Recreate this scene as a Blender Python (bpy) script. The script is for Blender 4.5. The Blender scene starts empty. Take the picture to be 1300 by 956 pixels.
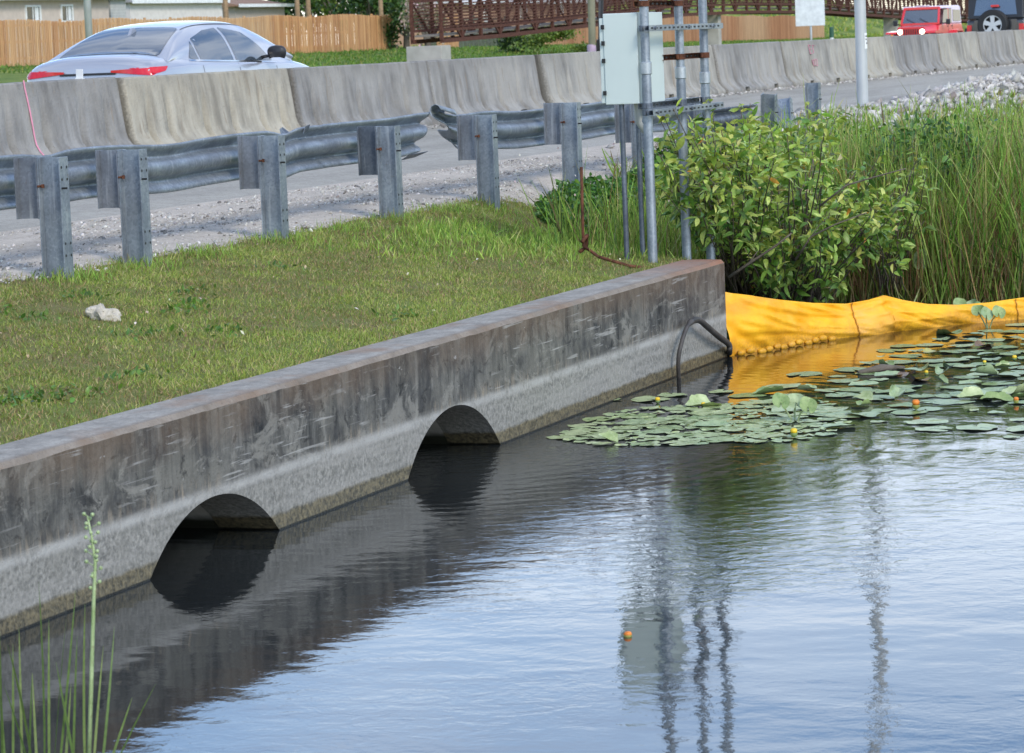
import bpy, bmesh, math, random
import numpy as np
from mathutils import Vector, Matrix, noise
from mathutils.bvhtree import BVHTree
from mathutils.geometry import delaunay_2d_cdt
random.seed(7); rng = np.random.default_rng(7)
S = bpy.context.scene; COL = S.collection
PI = math.pi
# ------------------------------------------------------------ camera solve (X runs along the road, Y away from the canal, Z up; water at z=0)
F, CX, CY = 3800., 650., 433.5
VPX, VPY, ROLL = 2120., -10., .04
_D = np.array([VPX-CX, CY-VPY, -F]); _D /= np.linalg.norm(_D)
_U = np.cross(np.array([1, ROLL, 0.]), _D); _U /= np.linalg.norm(_U)
if _U[1] < 0: _U = -_U
_N = np.cross(_U, _D)
RC = np.array([_D, _N, _U]); EYE = np.array([0, 0, 2.23])
def ray(x, y): return RC @ np.array([x-CX, CY-y, -F])
def onz(x, y, z):
    r = ray(x, y); return EYE + r*(z-EYE[2])/r[2]
def ony(x, y, Y):
    r = ray(x, y); return EYE + r*(Y/r[1])
def proj(p):
    c = RC.T @ (np.array(p, float)-EYE); return CX+F*c[0]/-c[2], CY-F*c[1]/-c[2], F/-c[2]

# ------------------------------------------------------------ tagging and linking
def tag(o, label=None, cat=None, group=None, kind=None):
    if label: o['label'] = label
    if cat: o['category'] = cat
    if group: o['group'] = group
    if kind: o['kind'] = kind
    return o
def empty(name, loc=(0, 0, 0), rz=0, label=None, cat=None, group=None, rot=None):
    o = bpy.data.objects.new(name, None); COL.objects.link(o)
    o.location = loc; o.rotation_euler = rot if rot else (0, 0, rz)
    o.empty_display_size = .1
    return tag(o, label, cat, group)
def children(o): return [c for c in bpy.data.objects if c.parent == o]
def copy_tree(o, parent=None):
    c = o.copy(); COL.objects.link(c)
    if parent: c.parent = parent
    for ch in children(o): copy_tree(ch, c)
    return c

class MB:
    def __init__(s): s.v = []; s.f = []; s.m = []
    def add(s, vs, fs, mi=0):
        b = len(s.v); s.v += [tuple(v) for v in vs]
        s.f += [tuple(b+i for i in f) for f in fs]; s.m += [mi]*len(fs); return s
    def box(s, c, d, rz=0, mi=0, rot=None, ch=0):
        """box centre c, size d; ch = chamfer of all edges"""
        bm = bmesh.new(); bmesh.ops.create_cube(bm, size=1)
        bmesh.ops.scale(bm, vec=d, verts=bm.verts)
        if ch: bmesh.ops.bevel(bm, geom=bm.edges[:], offset=ch, segments=2, profile=.6, affect='EDGES')
        M = Matrix.Translation(c) @ (rot.to_4x4() if rot else Matrix.Rotation(rz, 4, 'Z'))
        bmesh.ops.transform(bm, matrix=M, verts=bm.verts)
        bm.verts.index_update()
        s.add([v.co for v in bm.verts], [[v.index for v in f.verts] for f in bm.faces], mi); bm.free(); return s
    def tube(s, pts, r, n=10, mi=0, cap=True):
        pts = [Vector(p) for p in pts]; R = r if hasattr(r, '__len__') else [r]*len(pts)
        t0 = (pts[1]-pts[0]).normalized(); a = t0.orthogonal().normalized(); vs = []
        for i, p in enumerate(pts):
            t = (pts[min(i+1, len(pts)-1)]-pts[max(i-1, 0)]).normalized()
            a = (a-t*a.dot(t)).normalized(); b = t.cross(a)
            for k in range(n):
                th = 2*PI*k/n; vs.append(p+(a*math.cos(th)+b*math.sin(th))*R[i])
        fs = [(i*n+k, i*n+(k+1) % n, (i+1)*n+(k+1) % n, (i+1)*n+k) for i in range(len(pts)-1) for k in range(n)]
        if cap: fs += [tuple(range(n))[::-1], tuple((len(pts)-1)*n+k for k in range(n))]
        return s.add(vs, fs, mi)
    def bar(s, a, b, w, h, mi=0):
        a = Vector(a); b = Vector(b); d = b-a; t = d.normalized()
        up = Vector((0, 0, 1)) if abs(t.z) < .95 else Vector((0, 1, 0))
        x = t.cross(up).normalized(); y = x.cross(t)
        vs = [p+x*sx*w/2+y*sy*h/2 for p in (a, b) for sx, sy in ((-1, -1), (1, -1), (1, 1), (-1, 1))]
        return s.add(vs, [(3, 2, 1, 0), (4, 5, 6, 7), (0, 1, 5, 4), (1, 2, 6, 5), (2, 3, 7, 6), (3, 0, 4, 7)], mi)
    def prism(s, poly, a, b, axis='y', mi=0):
        """poly of 2-D points extruded between a and b on axis"""
        def P(p, t): return {'y': (p[0], t, p[1]), 'x': (t, p[0], p[1]), 'z': (p[0], p[1], t)}[axis]
        n = len(poly)
        return s.add([P(p, a) for p in poly]+[P(p, b) for p in poly],
                     [tuple(range(n)), tuple(range(2*n-1, n-1, -1))]+[(i, i+n, (i+1) % n+n, (i+1) % n) for i in range(n)], mi)
    def lathe(s, prof, c, axis='z', n=24, mi=0):
        """prof = (radius, height)"""
        vs = []
        for r, h in prof:
            for k in range(n):
                a = 2*PI*k/n; x, y = r*math.cos(a), r*math.sin(a)
                p = {'z': (x, y, h), 'y': (x, h, y), 'x': (h, x, y)}[axis]
                vs.append((c[0]+p[0], c[1]+p[1], c[2]+p[2]))
        return s.add(vs, [(i*n+k, i*n+(k+1) % n, (i+1)*n+(k+1) % n, (i+1)*n+k) for i in range(len(prof)-1) for k in range(n)], mi)
    def build(s, name, mats, parent=None, smooth=False, auto=None, fixn=True):
        me = bpy.data.meshes.new(name); me.from_pydata(s.v, [], s.f); 
        mats = mats if isinstance(mats, (list, tuple)) else [mats]
        for m in mats: me.materials.append(m)
        if len(mats) > 1: me.polygons.foreach_set('material_index', s.m)
        if fixn:
            bm = bmesh.new(); bm.from_mesh(me); bmesh.ops.recalc_face_normals(bm, faces=bm.faces); bm.to_mesh(me); bm.free()
        if smooth or auto:
            me.polygons.foreach_set('use_smooth', [True]*len(me.polygons))
            if auto: me.set_sharp_from_angle(angle=math.radians(auto))
        me.update()
        o = bpy.data.objects.new(name, me); COL.objects.link(o)
        if parent: o.parent = parent
        return o

def npmesh(name, V, Fq, mat, parent=None, col=None, smooth=True):
    """V (n,3); Fq (m,4 or 3)"""
    me = bpy.data.meshes.new(name); k = Fq.shape[1]
    me.vertices.add(len(V)); me.vertices.foreach_set('co', np.ascontiguousarray(V, np.float32).ravel())
    me.loops.add(Fq.size); me.loops.foreach_set('vertex_index', Fq.astype(np.int32).ravel())
    me.polygons.add(len(Fq)); me.polygons.foreach_set('loop_start', np.arange(len(Fq), dtype=np.int32)*k)
    me.materials.append(mat)
    me.update(calc_edges=True); me.validate()
    if smooth: me.polygons.foreach_set('use_smooth', [True]*len(me.polygons))
    if col is not None:
        a = me.color_attributes.new('Col', 'FLOAT_COLOR', 'POINT')
        a.data.foreach_set('color', np.hstack([col, np.ones((len(col), 1))]).astype(np.float32).ravel())
    o = bpy.data.objects.new(name, me); COL.objects.link(o)
    if parent: o.parent = parent
    return o

def sweep_templ(kind):
    if kind == 'blade': u = np.array([0, .3, .6, .85, 1.]); w = np.array([.7, 1, .85, .5, .06]); v = [-1, 1]
    if kind == 'leaf': u = np.array([0, .18, .4, .62, .82, 1.]); w = np.array([.06, .7, 1, .9, .55, .03]); v = [-1, 0, 1]
    if kind == 'tuft': u = np.array([0, .5, 1.]); w = np.array([1, .75, .1]); v = [-1, 1]
    if kind == 'chip': u = np.array([0, .5, 1.]); w = np.array([.15, 1, .1]); v = [-1, 1]
    return u, w, np.array(v, float)
def foliage(name, kind, P, D, N, L, W, curl, fold, col, mat, parent=None):
    """many leaves: base P, direction D, face normal N, length L, half-width W; curl = drop at tip, per leaf"""
    u, w, v = sweep_templ(kind); nu, nv = len(u), len(v); n = len(P)
    D = D/np.linalg.norm(D, axis=1, keepdims=True)
    Sd = np.cross(D, N); Sd /= np.linalg.norm(Sd, axis=1, keepdims=True)+1e-9; N2 = np.cross(Sd, D)
    uu = u[None, :, None, None]; ww = w[None, :, None, None]; vv = v[None, None, :, None]
    L_ = L[:, None, None, None]; W_ = W[:, None, None, None]; cu = curl[:, None, None, None]
    e = lambda a: a[:, None, None, :]
    V = e(P)+e(D)*L_*(uu-.25*np.abs(cu)*uu**2)+e(Sd)*W_*ww*vv-e(N2)*(cu*L_*uu**2)+e(N2)*(fold*W_*ww*np.abs(vv))
    V = V.reshape(-1, 3)
    q = np.array([(i*nv+j, i*nv+j+1, (i+1)*nv+j+1, (i+1)*nv+j) for i in range(nu-1) for j in range(nv-1)])
    Fq = (q[None]+(np.arange(n)*nu*nv)[:, None, None]).reshape(-1, 4)
    return npmesh(name, V, Fq, mat, parent, np.repeat(col, nu*nv, axis=0))
def rnd_dir(n, up=0.):
    d = rng.normal(size=(n, 3)); d[:, 2] += up; return d/np.linalg.norm(d, axis=1, keepdims=True)

# ------------------------------------------------------------ materials
def lin(r, g, b):
    return tuple(((x/255)/12.92 if x/255 <= .04045 else ((x/255+.055)/1.055)**2.4) for x in (r, g, b))
class NT:
    def __init__(s, name):
        s.mat = bpy.data.materials.new(name); s.mat.use_nodes = True; s.nt = s.mat.node_tree; s.n = s.nt.nodes; s.l = s.nt.links
        s.bsdf = s.n['Principled BSDF']; s.out = s.n['Material Output']; s._c = None
    def node(s, t, **kw):
        n = s.n.new(t)
        for k, v in kw.items(): setattr(n, k, v)
        return n
    def put(s, sock, val):
        if hasattr(val, 'is_output') or isinstance(val, bpy.types.NodeSocket): s.l.new(val, sock)
        else:
            if sock.type == 'RGBA' and len(val) == 3: val = (*val, 1)
            sock.default_value = val
    def coord(s, w='Object'):
        if not s._c: s._c = s.node('ShaderNodeTexCoord')
        return s._c.outputs[w]
    def geo(s): return s.node('ShaderNodeNewGeometry').outputs['Position']
    def scale(s, vec, sc):
        m = s.node('ShaderNodeMapping'); s.put(m.inputs['Vector'], vec); m.inputs['Scale'].default_value = sc; return m.outputs[0]
    def noise(s, vec, scale=5, detail=4, rough=.5, dist=0, col=False):
        n = s.node('ShaderNodeTexNoise'); s.put(n.inputs['Vector'], vec)
        n.inputs['Scale'].default_value = scale; n.inputs['Detail'].default_value = detail
        n.inputs['Roughness'].default_value = rough; n.inputs['Distortion'].default_value = dist
        return n.outputs['Color' if col else 'Fac']
    def voro(s, vec, scale=5, feat='F1', out='Distance'):
        n = s.node('ShaderNodeTexVoronoi', feature=feat); s.put(n.inputs['Vector'], vec); n.inputs['Scale'].default_value = scale
        return n.outputs[out]
    def ramp(s, fac, *st, mode='LINEAR'):
        n = s.node('ShaderNodeValToRGB'); s.put(n.inputs[0], fac); cr = n.color_ramp; cr.interpolation = mode
        while len(cr.elements) < len(st): cr.elements.new(.5)
        for e, (p, c) in zip(cr.elements, st):
            e.position = p; e.color = (*c, 1) if hasattr(c, '__len__') else (c, c, c, 1)
        return n.outputs[0]
    def mr(s, v, a, b, c=0., d=1.):
        n = s.node('ShaderNodeMapRange'); s.put(n.inputs[0], v)
        for i, x in zip((1, 2, 3, 4), (a, b, c, d)): n.inputs[i].default_value = x
        return n.outputs[0]
    def mix(s, f, a, b, mode='MIX'):
        n = s.node('ShaderNodeMix', data_type='RGBA', blend_type=mode)
        s.put(n.inputs[0], f); s.put(n.inputs[6], a); s.put(n.inputs[7], b); return n.outputs[2]
    def math(s, op, a, b=0., cl=False):
        n = s.node('ShaderNodeMath', operation=op, use_clamp=cl); s.put(n.inputs[0], a)
        if b is not None: s.put(n.inputs[1], b)
        return n.outputs[0]
    def sep(s, v):
        n = s.node('ShaderNodeSeparateXYZ'); s.put(n.inputs[0], v); return n.outputs
    def bump(s, h, dist=.01, strength=1., base=None):
        n = s.node('ShaderNodeBump'); s.put(n.inputs['Height'], h); n.inputs['Distance'].default_value = dist; n.inputs['Strength'].default_value = strength
        if base: s.l.new(base, n.inputs['Normal'])
        return n.outputs[0]
    def fin(s, color=None, rough=None, metal=None, normal=None, spec=None, **kw):
        b = s.bsdf
        if color is not None: s.put(b.inputs['Base Color'], color)
        if rough is not None: s.put(b.inputs['Roughness'], rough)
        if metal is not None: s.put(b.inputs['Metallic'], metal)
        if normal is not None: s.put(b.inputs['Normal'], normal)
        if spec is not None: s.put(b.inputs['Specular IOR Level'], spec)
        for k, v in kw.items(): s.put(b.inputs[k.replace('_', ' ')], v)
        return s.mat

def simple(name, col, rough=.5, metal=0., var=.12, scale=6, spec=.5, bumpd=0):
    t = NT(name); p = t.geo(); n = t.noise(p, scale, 4)
    c = t.mix(t.mr(n, .3, .7, 0, 1), tuple(x*(1-var) for x in col), tuple(min(1, x*(1+var)) for x in col))
    nb = t.bump(t.noise(p, scale*6, 3), bumpd) if bumpd else None
    return t.fin(c, rough, metal, nb, spec)

def m_leaf(name, gloss=.45, trans=.3):
    t = NT(name); a = t.node('ShaderNodeAttribute', attribute_name='Col')
    n = t.noise(t.geo(), 60, 2)
    c = t.mix(1., a.outputs['Color'], t.ramp(n, (.3, .82), (.7, 1.15)), 'MULTIPLY')
    t.fin(c, gloss, 0, None, .35)
    tr = t.node('ShaderNodeBsdfTranslucent'); t.put(tr.inputs[0], t.mix(1., c, (1.25, 1.2, .6), 'MULTIPLY'))
    mx = t.node('ShaderNodeMixShader'); mx.inputs[0].default_value = trans
    t.l.new(t.bsdf.outputs[0], mx.inputs[1]); t.l.new(tr.outputs[0], mx.inputs[2]); t.l.new(mx.outputs[0], t.out.inputs[0])
    return t.mat
def m_attr(name, rough=.8, spec=.3):
    t = NT(name); a = t.node('ShaderNodeAttribute', attribute_name='Col')
    n = t.noise(t.geo(), 45, 4)
    c = t.mix(1., a.outputs['Color'], t.ramp(n, (.3, .75), (.7, 1.15)), 'MULTIPLY')
    return t.fin(c, rough, 0, t.bump(n, .01), spec)

def m_headwall():
    t = NT('stained_concrete'); p = t.geo(); x, y, z = t.sep(p)
    big = t.noise(p, 1.3, 4, .6); mid = t.noise(p, 6, 6, .62); fine = t.noise(p, 45, 4, .6)
    streak = t.noise(t.scale(p, (5, 5, 2.0)), 1, 8, .72, .7)
    streak2 = t.noise(t.scale(p, (24, 24, 3.2)), 1, 5, .68)
    rag = t.noise(t.scale(p, (5, 5, 1.2)), 1, 5, .7)
    # clean lower band / dark weathered upper band
    lower = t.mix(t.mr(fine, .35, .65), lin(104, 103, 97), lin(156, 153, 145))
    lower = t.mix(t.mr(mid, .35, .7, 0, .6), lower, lin(128, 126, 118))
    lay = t.noise(t.scale(p, (.7, .7, 14)), 1, 4, .6)
    lower = t.mix(t.mr(lay, .45, .6, 0, .45), lower, lin(154, 151, 144))
    band = t.mr(t.math('ADD', z, t.math('MULTIPLY', t.math('SUBTRACT', rag, .5), .05)), .275, .325)   # 1 above
    grime = t.mix(t.mr(streak, .36, .62, 0, 1), lin(40, 41, 40), lin(122, 120, 113))
    grime = t.mix(t.mr(streak2, .42, .66, 0, .5), grime, lin(40, 41, 41))
    grime = t.mix(t.mr(big, .47, .64, 0, .6), grime, lin(122, 119, 109))
    drip = t.noise(t.scale(p, (15, 15, .5)), 1, 3, .6); dz = t.mr(t.math('ADD', z, t.math('MULTIPLY', drip, .5)), .62, .95)
    grime = t.mix(t.math('MULTIPLY', t.mr(drip, .5, .58), t.math('MULTIPLY', dz, .55)), grime, lin(30, 30, 30))
    grime = t.mix(t.mr(mid, .50, .68, 0, .7), grime, lin(48, 49, 51))
    pt = t.noise(t.scale(p, (3.2, 3.2, 5)), 1, 7, .7, .8); grime = t.mix(t.mr(pt, .53, .61, 0, .65), grime, lin(138, 135, 126)); pt2 = t.noise(t.scale(p, (9, 9, 12)), 1, 6, .75, .6); grime = t.mix(t.mr(pt2, .56, .63, 0, .7), grime, lin(38, 38, 37))
    # tan runs near the lower edge of the dark band
    tan = t.math('MULTIPLY', t.mr(streak2, .5, .6), t.math('MULTIPLY', t.mr(z, .30, .38, 1, 0), t.mr(big, .42, .58)))
    grime = t.mix(tan, grime, lin(150, 138, 120))
    # rusty brown staining close to the top edge
    rustn = t.noise(t.scale(p, (1.1, 1.1, .7)), 1, 5, .6)
    rust = t.math('MULTIPLY', t.mr(t.math('ADD', z, t.math('MULTIPLY', t.math('SUBTRACT', streak, .5), .35)), .47, .62), t.mr(rustn, .32, .5))
    grime = t.mix(t.math('MULTIPLY', rust, .62), grime, lin(104, 87, 70))
    # pale horizontal scrapes
    sc = t.noise(t.scale(p, (2.2, 2.2, 46)), 1, 3, .6, .4); sm = t.noise(p, 2.1, 3)
    scr = t.math('MULTIPLY', t.mr(sc, .60, .66), t.mr(sm, .46, .56))
    grime = t.mix(t.math('MULTIPLY', scr, .5), grime, lin(178, 176, 170))
    chipn = t.noise(t.scale(p, (7, 7, 16)), 1, 3, .7)
    grime = t.mix(t.mr(chipn, .68, .73, 0, .6), grime, lin(165, 162, 156))
    c = t.mix(band, lower, grime)
    # pale line under the band
    ln = t.math('MULTIPLY', t.mr(z, .245, .27), t.mr(z, .285, .31, 1, 0)); c = t.mix(t.math('MULTIPLY', ln, t.mr(mid, .3, .6, .2, .75)), c, lin(172, 170, 164))
    # algae at the waterline
    al = t.mr(t.math('ADD', z, t.math('MULTIPLY', t.math('SUBTRACT', mid, .5), .04)), .066, .084, 1, 0)
    c = t.mix(t.math('MULTIPLY', al, .9), c, t.mix(t.mr(fine, .35, .65), lin(58, 52, 36), lin(118, 106, 76)))
    c = t.mix(t.mr(z, .006, .012, 1, 0), c, lin(34, 32, 26))
    # top surface: lilac grey with rust bloom
    nz = t.sep(t.node('ShaderNodeNewGeometry').outputs['Normal'])[2]
    topc = t.mix(t.mr(mid, .35, .65), lin(128, 124, 116), lin(162, 157, 147))
    topc = t.mix(t.mr(t.noise(p, 2.3, 5, .6), .52, .66, 0, .6), topc, lin(140, 112, 88))
    topc = t.mix(t.mr(fine, .5, .7, 0, .5), topc, lin(104, 98, 88)); topc = t.mix(t.math('MULTIPLY', t.mr(y, 6.06, 6.10, 1, 0), .5), topc, lin(112, 94, 76))
    endr = t.mr(x, 18.0, 19.7); topc = t.mix(t.math('MULTIPLY', endr, t.mr(mid, .35, .55, .4, .9)), topc, lin(146, 100, 76))
    c = t.mix(t.math('MULTIPLY', endr, t.mr(z, .3, .5, 0, .35)), c, lin(112, 88, 70))
    c = t.mix(t.mr(nz, .45, .7), c, topc)
    speck = t.mr(t.noise(p, 130, 2), .62, .72, 0, .5); c = t.mix(speck, c, lin(70, 68, 64))
    h = t.math('ADD', t.math('MULTIPLY', fine, .5), mid)
    return t.fin(c, t.mr(al, 0, 1, .88, .4), 0, t.bump(h, .012, .8), .3)

def m_barrier(name='barrier_concrete', ca=(170, 166, 154), cb=(148, 147, 144)):
    t = NT(name); p = t.geo(); o = t.node('ShaderNodeObjectInfo').outputs['Random']
    x, y, z = t.sep(p)
    streak = t.noise(t.scale(p, (5, 5, .7)), 1, 5, .62); fine = t.noise(p, 40, 4); big = t.noise(p, .9, 4, .6)
    a = t.mix(o, lin(*ca), lin(*cb)); ox = t.sep(t.coord('Object'))[0]
    c = t.mix(t.mr(streak, .38, .64, 0, .9), t.mix(1., a, (.52, .51, .50), 'MULTIPLY'), a)
    c = t.mix(t.mr(big, .42, .62, 0, .6), c, t.mix(1., a, (1.12, 1.09, 1.03), 'MULTIPLY'))
    dark = t.math('MULTIPLY', t.mr(z, 1.78, 2.0), t.mr(streak, .5, .62)); c = t.mix(t.math('MULTIPLY', dark, .6), c, lin(96, 94, 88))
    rs = t.noise(t.scale(p, (14, 14, .8)), 1, 3, .6)
    c = t.mix(t.mr(rs, .6, .7, 0, .5), c, lin(126, 112, 94))
    c = t.mix(t.mr(t.math('ADD', z, t.math('MULTIPLY', fine, .08)), 1.24, 1.32, .7, 0), c, lin(120, 114, 104))
    c = t.mix(t.mr(t.noise(p, 90, 2), .66, .74, 0, .45), c, lin(90, 88, 84))
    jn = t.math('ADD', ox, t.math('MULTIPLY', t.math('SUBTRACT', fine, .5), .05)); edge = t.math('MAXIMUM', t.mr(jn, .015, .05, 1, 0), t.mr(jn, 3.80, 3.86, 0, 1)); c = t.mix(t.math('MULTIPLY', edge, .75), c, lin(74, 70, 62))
    return t.fin(c, .9, 0, t.bump(t.math('ADD', fine, t.noise(p, 9, 3)), .008), .25)

def m_galv(name='galvanised_steel', a=(122, 131, 140), b=(160, 168, 176), rough=.42, metal=.5):
    t = NT(name); p = t.geo()
    sp = t.voro(p, 70, out='Color'); v = t.sep(sp)[0]; n = t.noise(p, 5, 5, .6); st = t.noise(t.scale(p, (30, 30, 2)), 1, 3)
    c = t.mix(t.mr(v, 0, 1, .2, .8), lin(*a), lin(*b)); c = t.mix(t.mr(n, .35, .65, 0, .55), c, lin(*[int(k*.74) for k in a]))
    c = t.mix(t.mr(st, .58, .7, 0, .35), c, lin(190, 194, 196))
    c = t.mix(t.mr(t.noise(p, 21, 4, .6), .68, .76, 0, .55), c, lin(104, 84, 68))
    return t.fin(c, t.mr(n, .3, .7, rough-.08, rough+.14), metal, t.bump(st, .002), .5)

def m_rust(name='rusty_steel', a=(62, 40, 32), b=(112, 72, 52)):
    t = NT(name); p = t.geo(); n = t.noise(p, 14, 6, .65)
    return t.fin(t.mix(t.mr(n, .35, .65), lin(*a), lin(*b)), .85, .1, t.bump(n, .004), .2)

def m_asphalt(name, a, b, sc=1.):
    t = NT(name); p = t.geo(); f = t.noise(p, 120*sc, 3, .6); m = t.noise(p, 7, 5, .65); l = t.noise(t.scale(p, (.25, 1.6, 1)), 1, 4)
    c = t.mix(t.mr(f, .3, .7), lin(*a), lin(*b)); c = t.mix(t.mr(m, .4, .7, 0, .4), c, lin(*[min(255, int(k*1.12)) for k in b]))
    c = t.mix(t.mr(l, .45, .65, 0, .4), c, lin(*[int(k*.85) for k in a]))
    s = t.voro(p, 55); c = t.mix(t.mr(s, .0, .25, .5, 0), c, lin(196, 190, 180)); g2 = t.noise(p, 28, 4, .7); c = t.mix(t.mr(g2, .5, .66, 0, .45), c, lin(*[int(k*.66) for k in a]))
    return t.fin(c, .92, 0, t.bump(f, .006), .25)

def m_ground():
    t = NT('soil_and_turf'); p = t.geo(); x, y, z = t.sep(p)
    n = t.noise(p, 1.6, 6, .65); f = t.noise(p, 50, 4, .6); g = t.noise(p, .35, 5, .6)
    near = t.mix(t.mr(f, .3, .7), lin(96, 90, 58), lin(134, 124, 86)); near = t.mix(t.mr(n, .34, .58, 0, .85), near, lin(106, 120, 60))
    far = t.mix(t.mr(f, .3, .7), lin(70, 92, 40), lin(100, 124, 58)); far = t.mix(t.mr(g, .45, .62, 0, .75), far, lin(138, 146, 74))
    c = t.mix(t.mr(y, 12, 20), near, far)
    return t.fin(c, .95, 0, t.bump(f, .02), .15)

def m_water():
    t = NT('canal_water'); p = t.geo(); x, y, z = t.sep(p)
    # broad swell + fine wind ripple; rougher away from the headwall, a disturbed tongue off the second culvert
    n1 = t.noise(t.scale(p, (2.4, 1.5, 1)), 1, 2, .45, .3)
    n2 = t.noise(t.scale(p, (12, 10, 1)), 1, 4, .55, .8)
    n3 = t.noise(t.scale(p, (30, 20, 1)), 1, 2, .5)
    off = t.mr(y, 6.0, 4.2)               # calm beside the wall
    # rings leaving the culvert mouth
    w = t.node('ShaderNodeTexWave', wave_type='RINGS', rings_direction='SPHERICAL', wave_profile='SIN')
    mp = t.node('ShaderNodeMapping'); t.put(mp.inputs['Vector'], p); mp.inputs['Location'].default_value = (-15.2, -6.6, 0)
    t.put(w.inputs['Vector'], mp.outputs[0]); w.inputs['Scale'].default_value = 2.1; w.inputs['Distortion'].default_value = 3.5; w.inputs['Detail'].default_value = 3; w.inputs['Detail Scale'].default_value = 1.6
    dn = t.node('ShaderNodeVectorMath', operation='LENGTH'); t.put(dn.inputs[0], mp.outputs[0])
    mouth = t.mr(dn.outputs['Value'], 1.0, 5.5, 1, .12)
    tong = t.mr(dn.outputs['Value'], .5, 2.0, 1, 0)
    patch = t.mr(t.noise(p, .45, 3, .5), .40, .60, .15, 1.)
    h = t.math('MULTIPLY', n1, .30)
    h = t.math('ADD', h, t.math('MULTIPLY', t.math('MULTIPLY', n2, t.mr(dn.outputs['Value'], 3.0, 6.0, .26, .09)), t.math('MULTIPLY', patch, t.math('ADD', off, .12))))
    h = t.math('ADD', h, t.math('MULTIPLY', t.math('MULTIPLY', w.outputs['Fac'], .05), mouth))
    h = t.math('ADD', h, t.math('MULTIPLY', t.math('MULTIPLY', t.noise(p, 17, 3, .6), .55), tong))
    h = t.math('ADD', h, t.math('MULTIPLY', n3, .016))
    return t.fin((.012, .015, .016), .03, 0, t.bump(h, .016, 1.), .5, IOR=1.7)

def m_glass(name, col=(.02, .025, .03), rough=.04): return simple(name, col, rough, 0, .05, 2, .8)

def m_tarp():
    t = NT('yellow_vinyl'); p = t.geo(); x, y, z = t.sep(p)
    n = t.noise(p, 5, 5, .6); f = t.noise(p, 60, 3)
    c = t.mix(t.mr(n, .35, .65), lin(234, 160, 14), lin(246, 184, 34))
    dirt = t.math('MULTIPLY', t.mr(t.math('ADD', z, t.math('MULTIPLY', n, .12)), .08, .2, 1, 0), .75)
    c = t.mix(t.math('MULTIPLY', dirt, t.mr(f, .3, .6, .4, 1)), c, lin(150, 108, 30))
    st = t.noise(t.scale(p, (1.4, 1.4, 7)), 1, 4, .6); c = t.mix(t.mr(st, .56, .7, 0, .5), c, lin(210, 146, 44)); lo = t.mr(t.noise(p, 2.2, 4, .6), .5, .66, 0, .5); c = t.mix(lo, c, lin(232, 178, 84))
    t.fin(c, .5, 0, t.bump(n, .02, .6), .4)
    return t.mat

def m_pad(name, a, b, vein=True):
    t = NT(name); p = t.coord('Object'); x, y, z = t.sep(p)
    n = t.noise(t.geo(), 16, 5, .6); r = t.node('ShaderNodeObjectInfo').outputs['Random']
    c = t.mix(t.mr(n, .35, .68), lin(*a), lin(*b))
    c = t.mix(t.mr(r, 0, 1, 0, .5), c, t.mix(1., c, (.6, .8, .7), 'MULTIPLY'))
    c = t.mix(t.mr(t.noise(t.geo(), 70, 3), .64, .7, 0, .6), c, lin(120, 112, 78))
    return t.fin(c, t.mr(n, .3, .7, .22, .42), 0, t.bump(n, .006), .5)

def m_wood(name, a, b, board=.14):
    t = NT(name); p = t.geo(); x, y, z = t.sep(p)
    bd = t.math('FLOOR', t.math('DIVIDE', x, board)); wn = t.node('ShaderNodeTexWhiteNoise', noise_dimensions='1D'); t.put(wn.inputs['W'], bd)
    sec = t.noise(t.scale(p, (.12, .12, .02)), 1, 2)
    c = t.mix(wn.outputs['Value'], lin(*a), lin(*b)); g = t.noise(t.scale(p, (12, 12, 1)), 1, 4)
    c = t.mix(t.mr(sec, .4, .6, 0, .5), c, lin(204, 176, 138))
    return t.fin(t.mix(t.mr(g, .4, .7, 0, .4), c, lin(*[int(k*.75) for k in a])), .85, 0, None, .2)
M = {}
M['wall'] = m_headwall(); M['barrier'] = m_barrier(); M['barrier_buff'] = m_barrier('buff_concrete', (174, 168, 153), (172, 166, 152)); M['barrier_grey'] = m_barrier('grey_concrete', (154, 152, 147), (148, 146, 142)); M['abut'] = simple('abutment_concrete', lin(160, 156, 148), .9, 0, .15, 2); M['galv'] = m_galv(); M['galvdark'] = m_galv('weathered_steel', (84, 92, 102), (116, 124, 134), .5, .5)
M['galvblock'] = m_galv('dull_steel', (114, 119, 127), (144, 149, 156), .5, .4)
M['rust'] = m_rust(); M['bridge'] = m_rust('weathering_steel', (66, 42, 36), (104, 68, 56))
M['asph'] = m_asphalt('pale_asphalt', (142, 138, 128), (172, 167, 156)); M['asph2'] = m_asphalt('asphalt', (96, 96, 96), (120, 120, 120))
M['gravel'] = m_asphalt('crushed_limestone', (150, 140, 126), (196, 186, 172), .6); M['ground'] = m_ground(); M['water'] = m_water()
M['leaf'] = m_leaf('glossy_leaf', .38, .3); M['grass'] = m_leaf('grass_blade', .55, .35); M['stone'] = m_attr('stone'); M['bark'] = simple('grey_bark', lin(104, 96, 86), .9, 0, .25, 20, .2, .005)
M['tarp'] = m_tarp(); M['white'] = simple('white_paint', lin(220, 221, 220), .45); M['black'] = simple('black_rubber', (.012, .012, .012), .6)
M['hose'] = simple('dirty_hose', lin(66, 62, 58), .6, 0, .45, 12)
M['box'] = simple('pale_grey_enamel', lin(190, 201, 196), .42, 0, .04, 3); M['pink'] = simple('pink_marking_paint', lin(212, 140, 158), .8, 0, .1, 30)
M['polepaint'] = simple('white_galvanised', lin(178, 181, 181), .45, .2, .08, 3)
M['glass'] = m_glass('dark_glass'); M['bed'] = simple('canal_mud', lin(40, 36, 28), .95)
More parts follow.
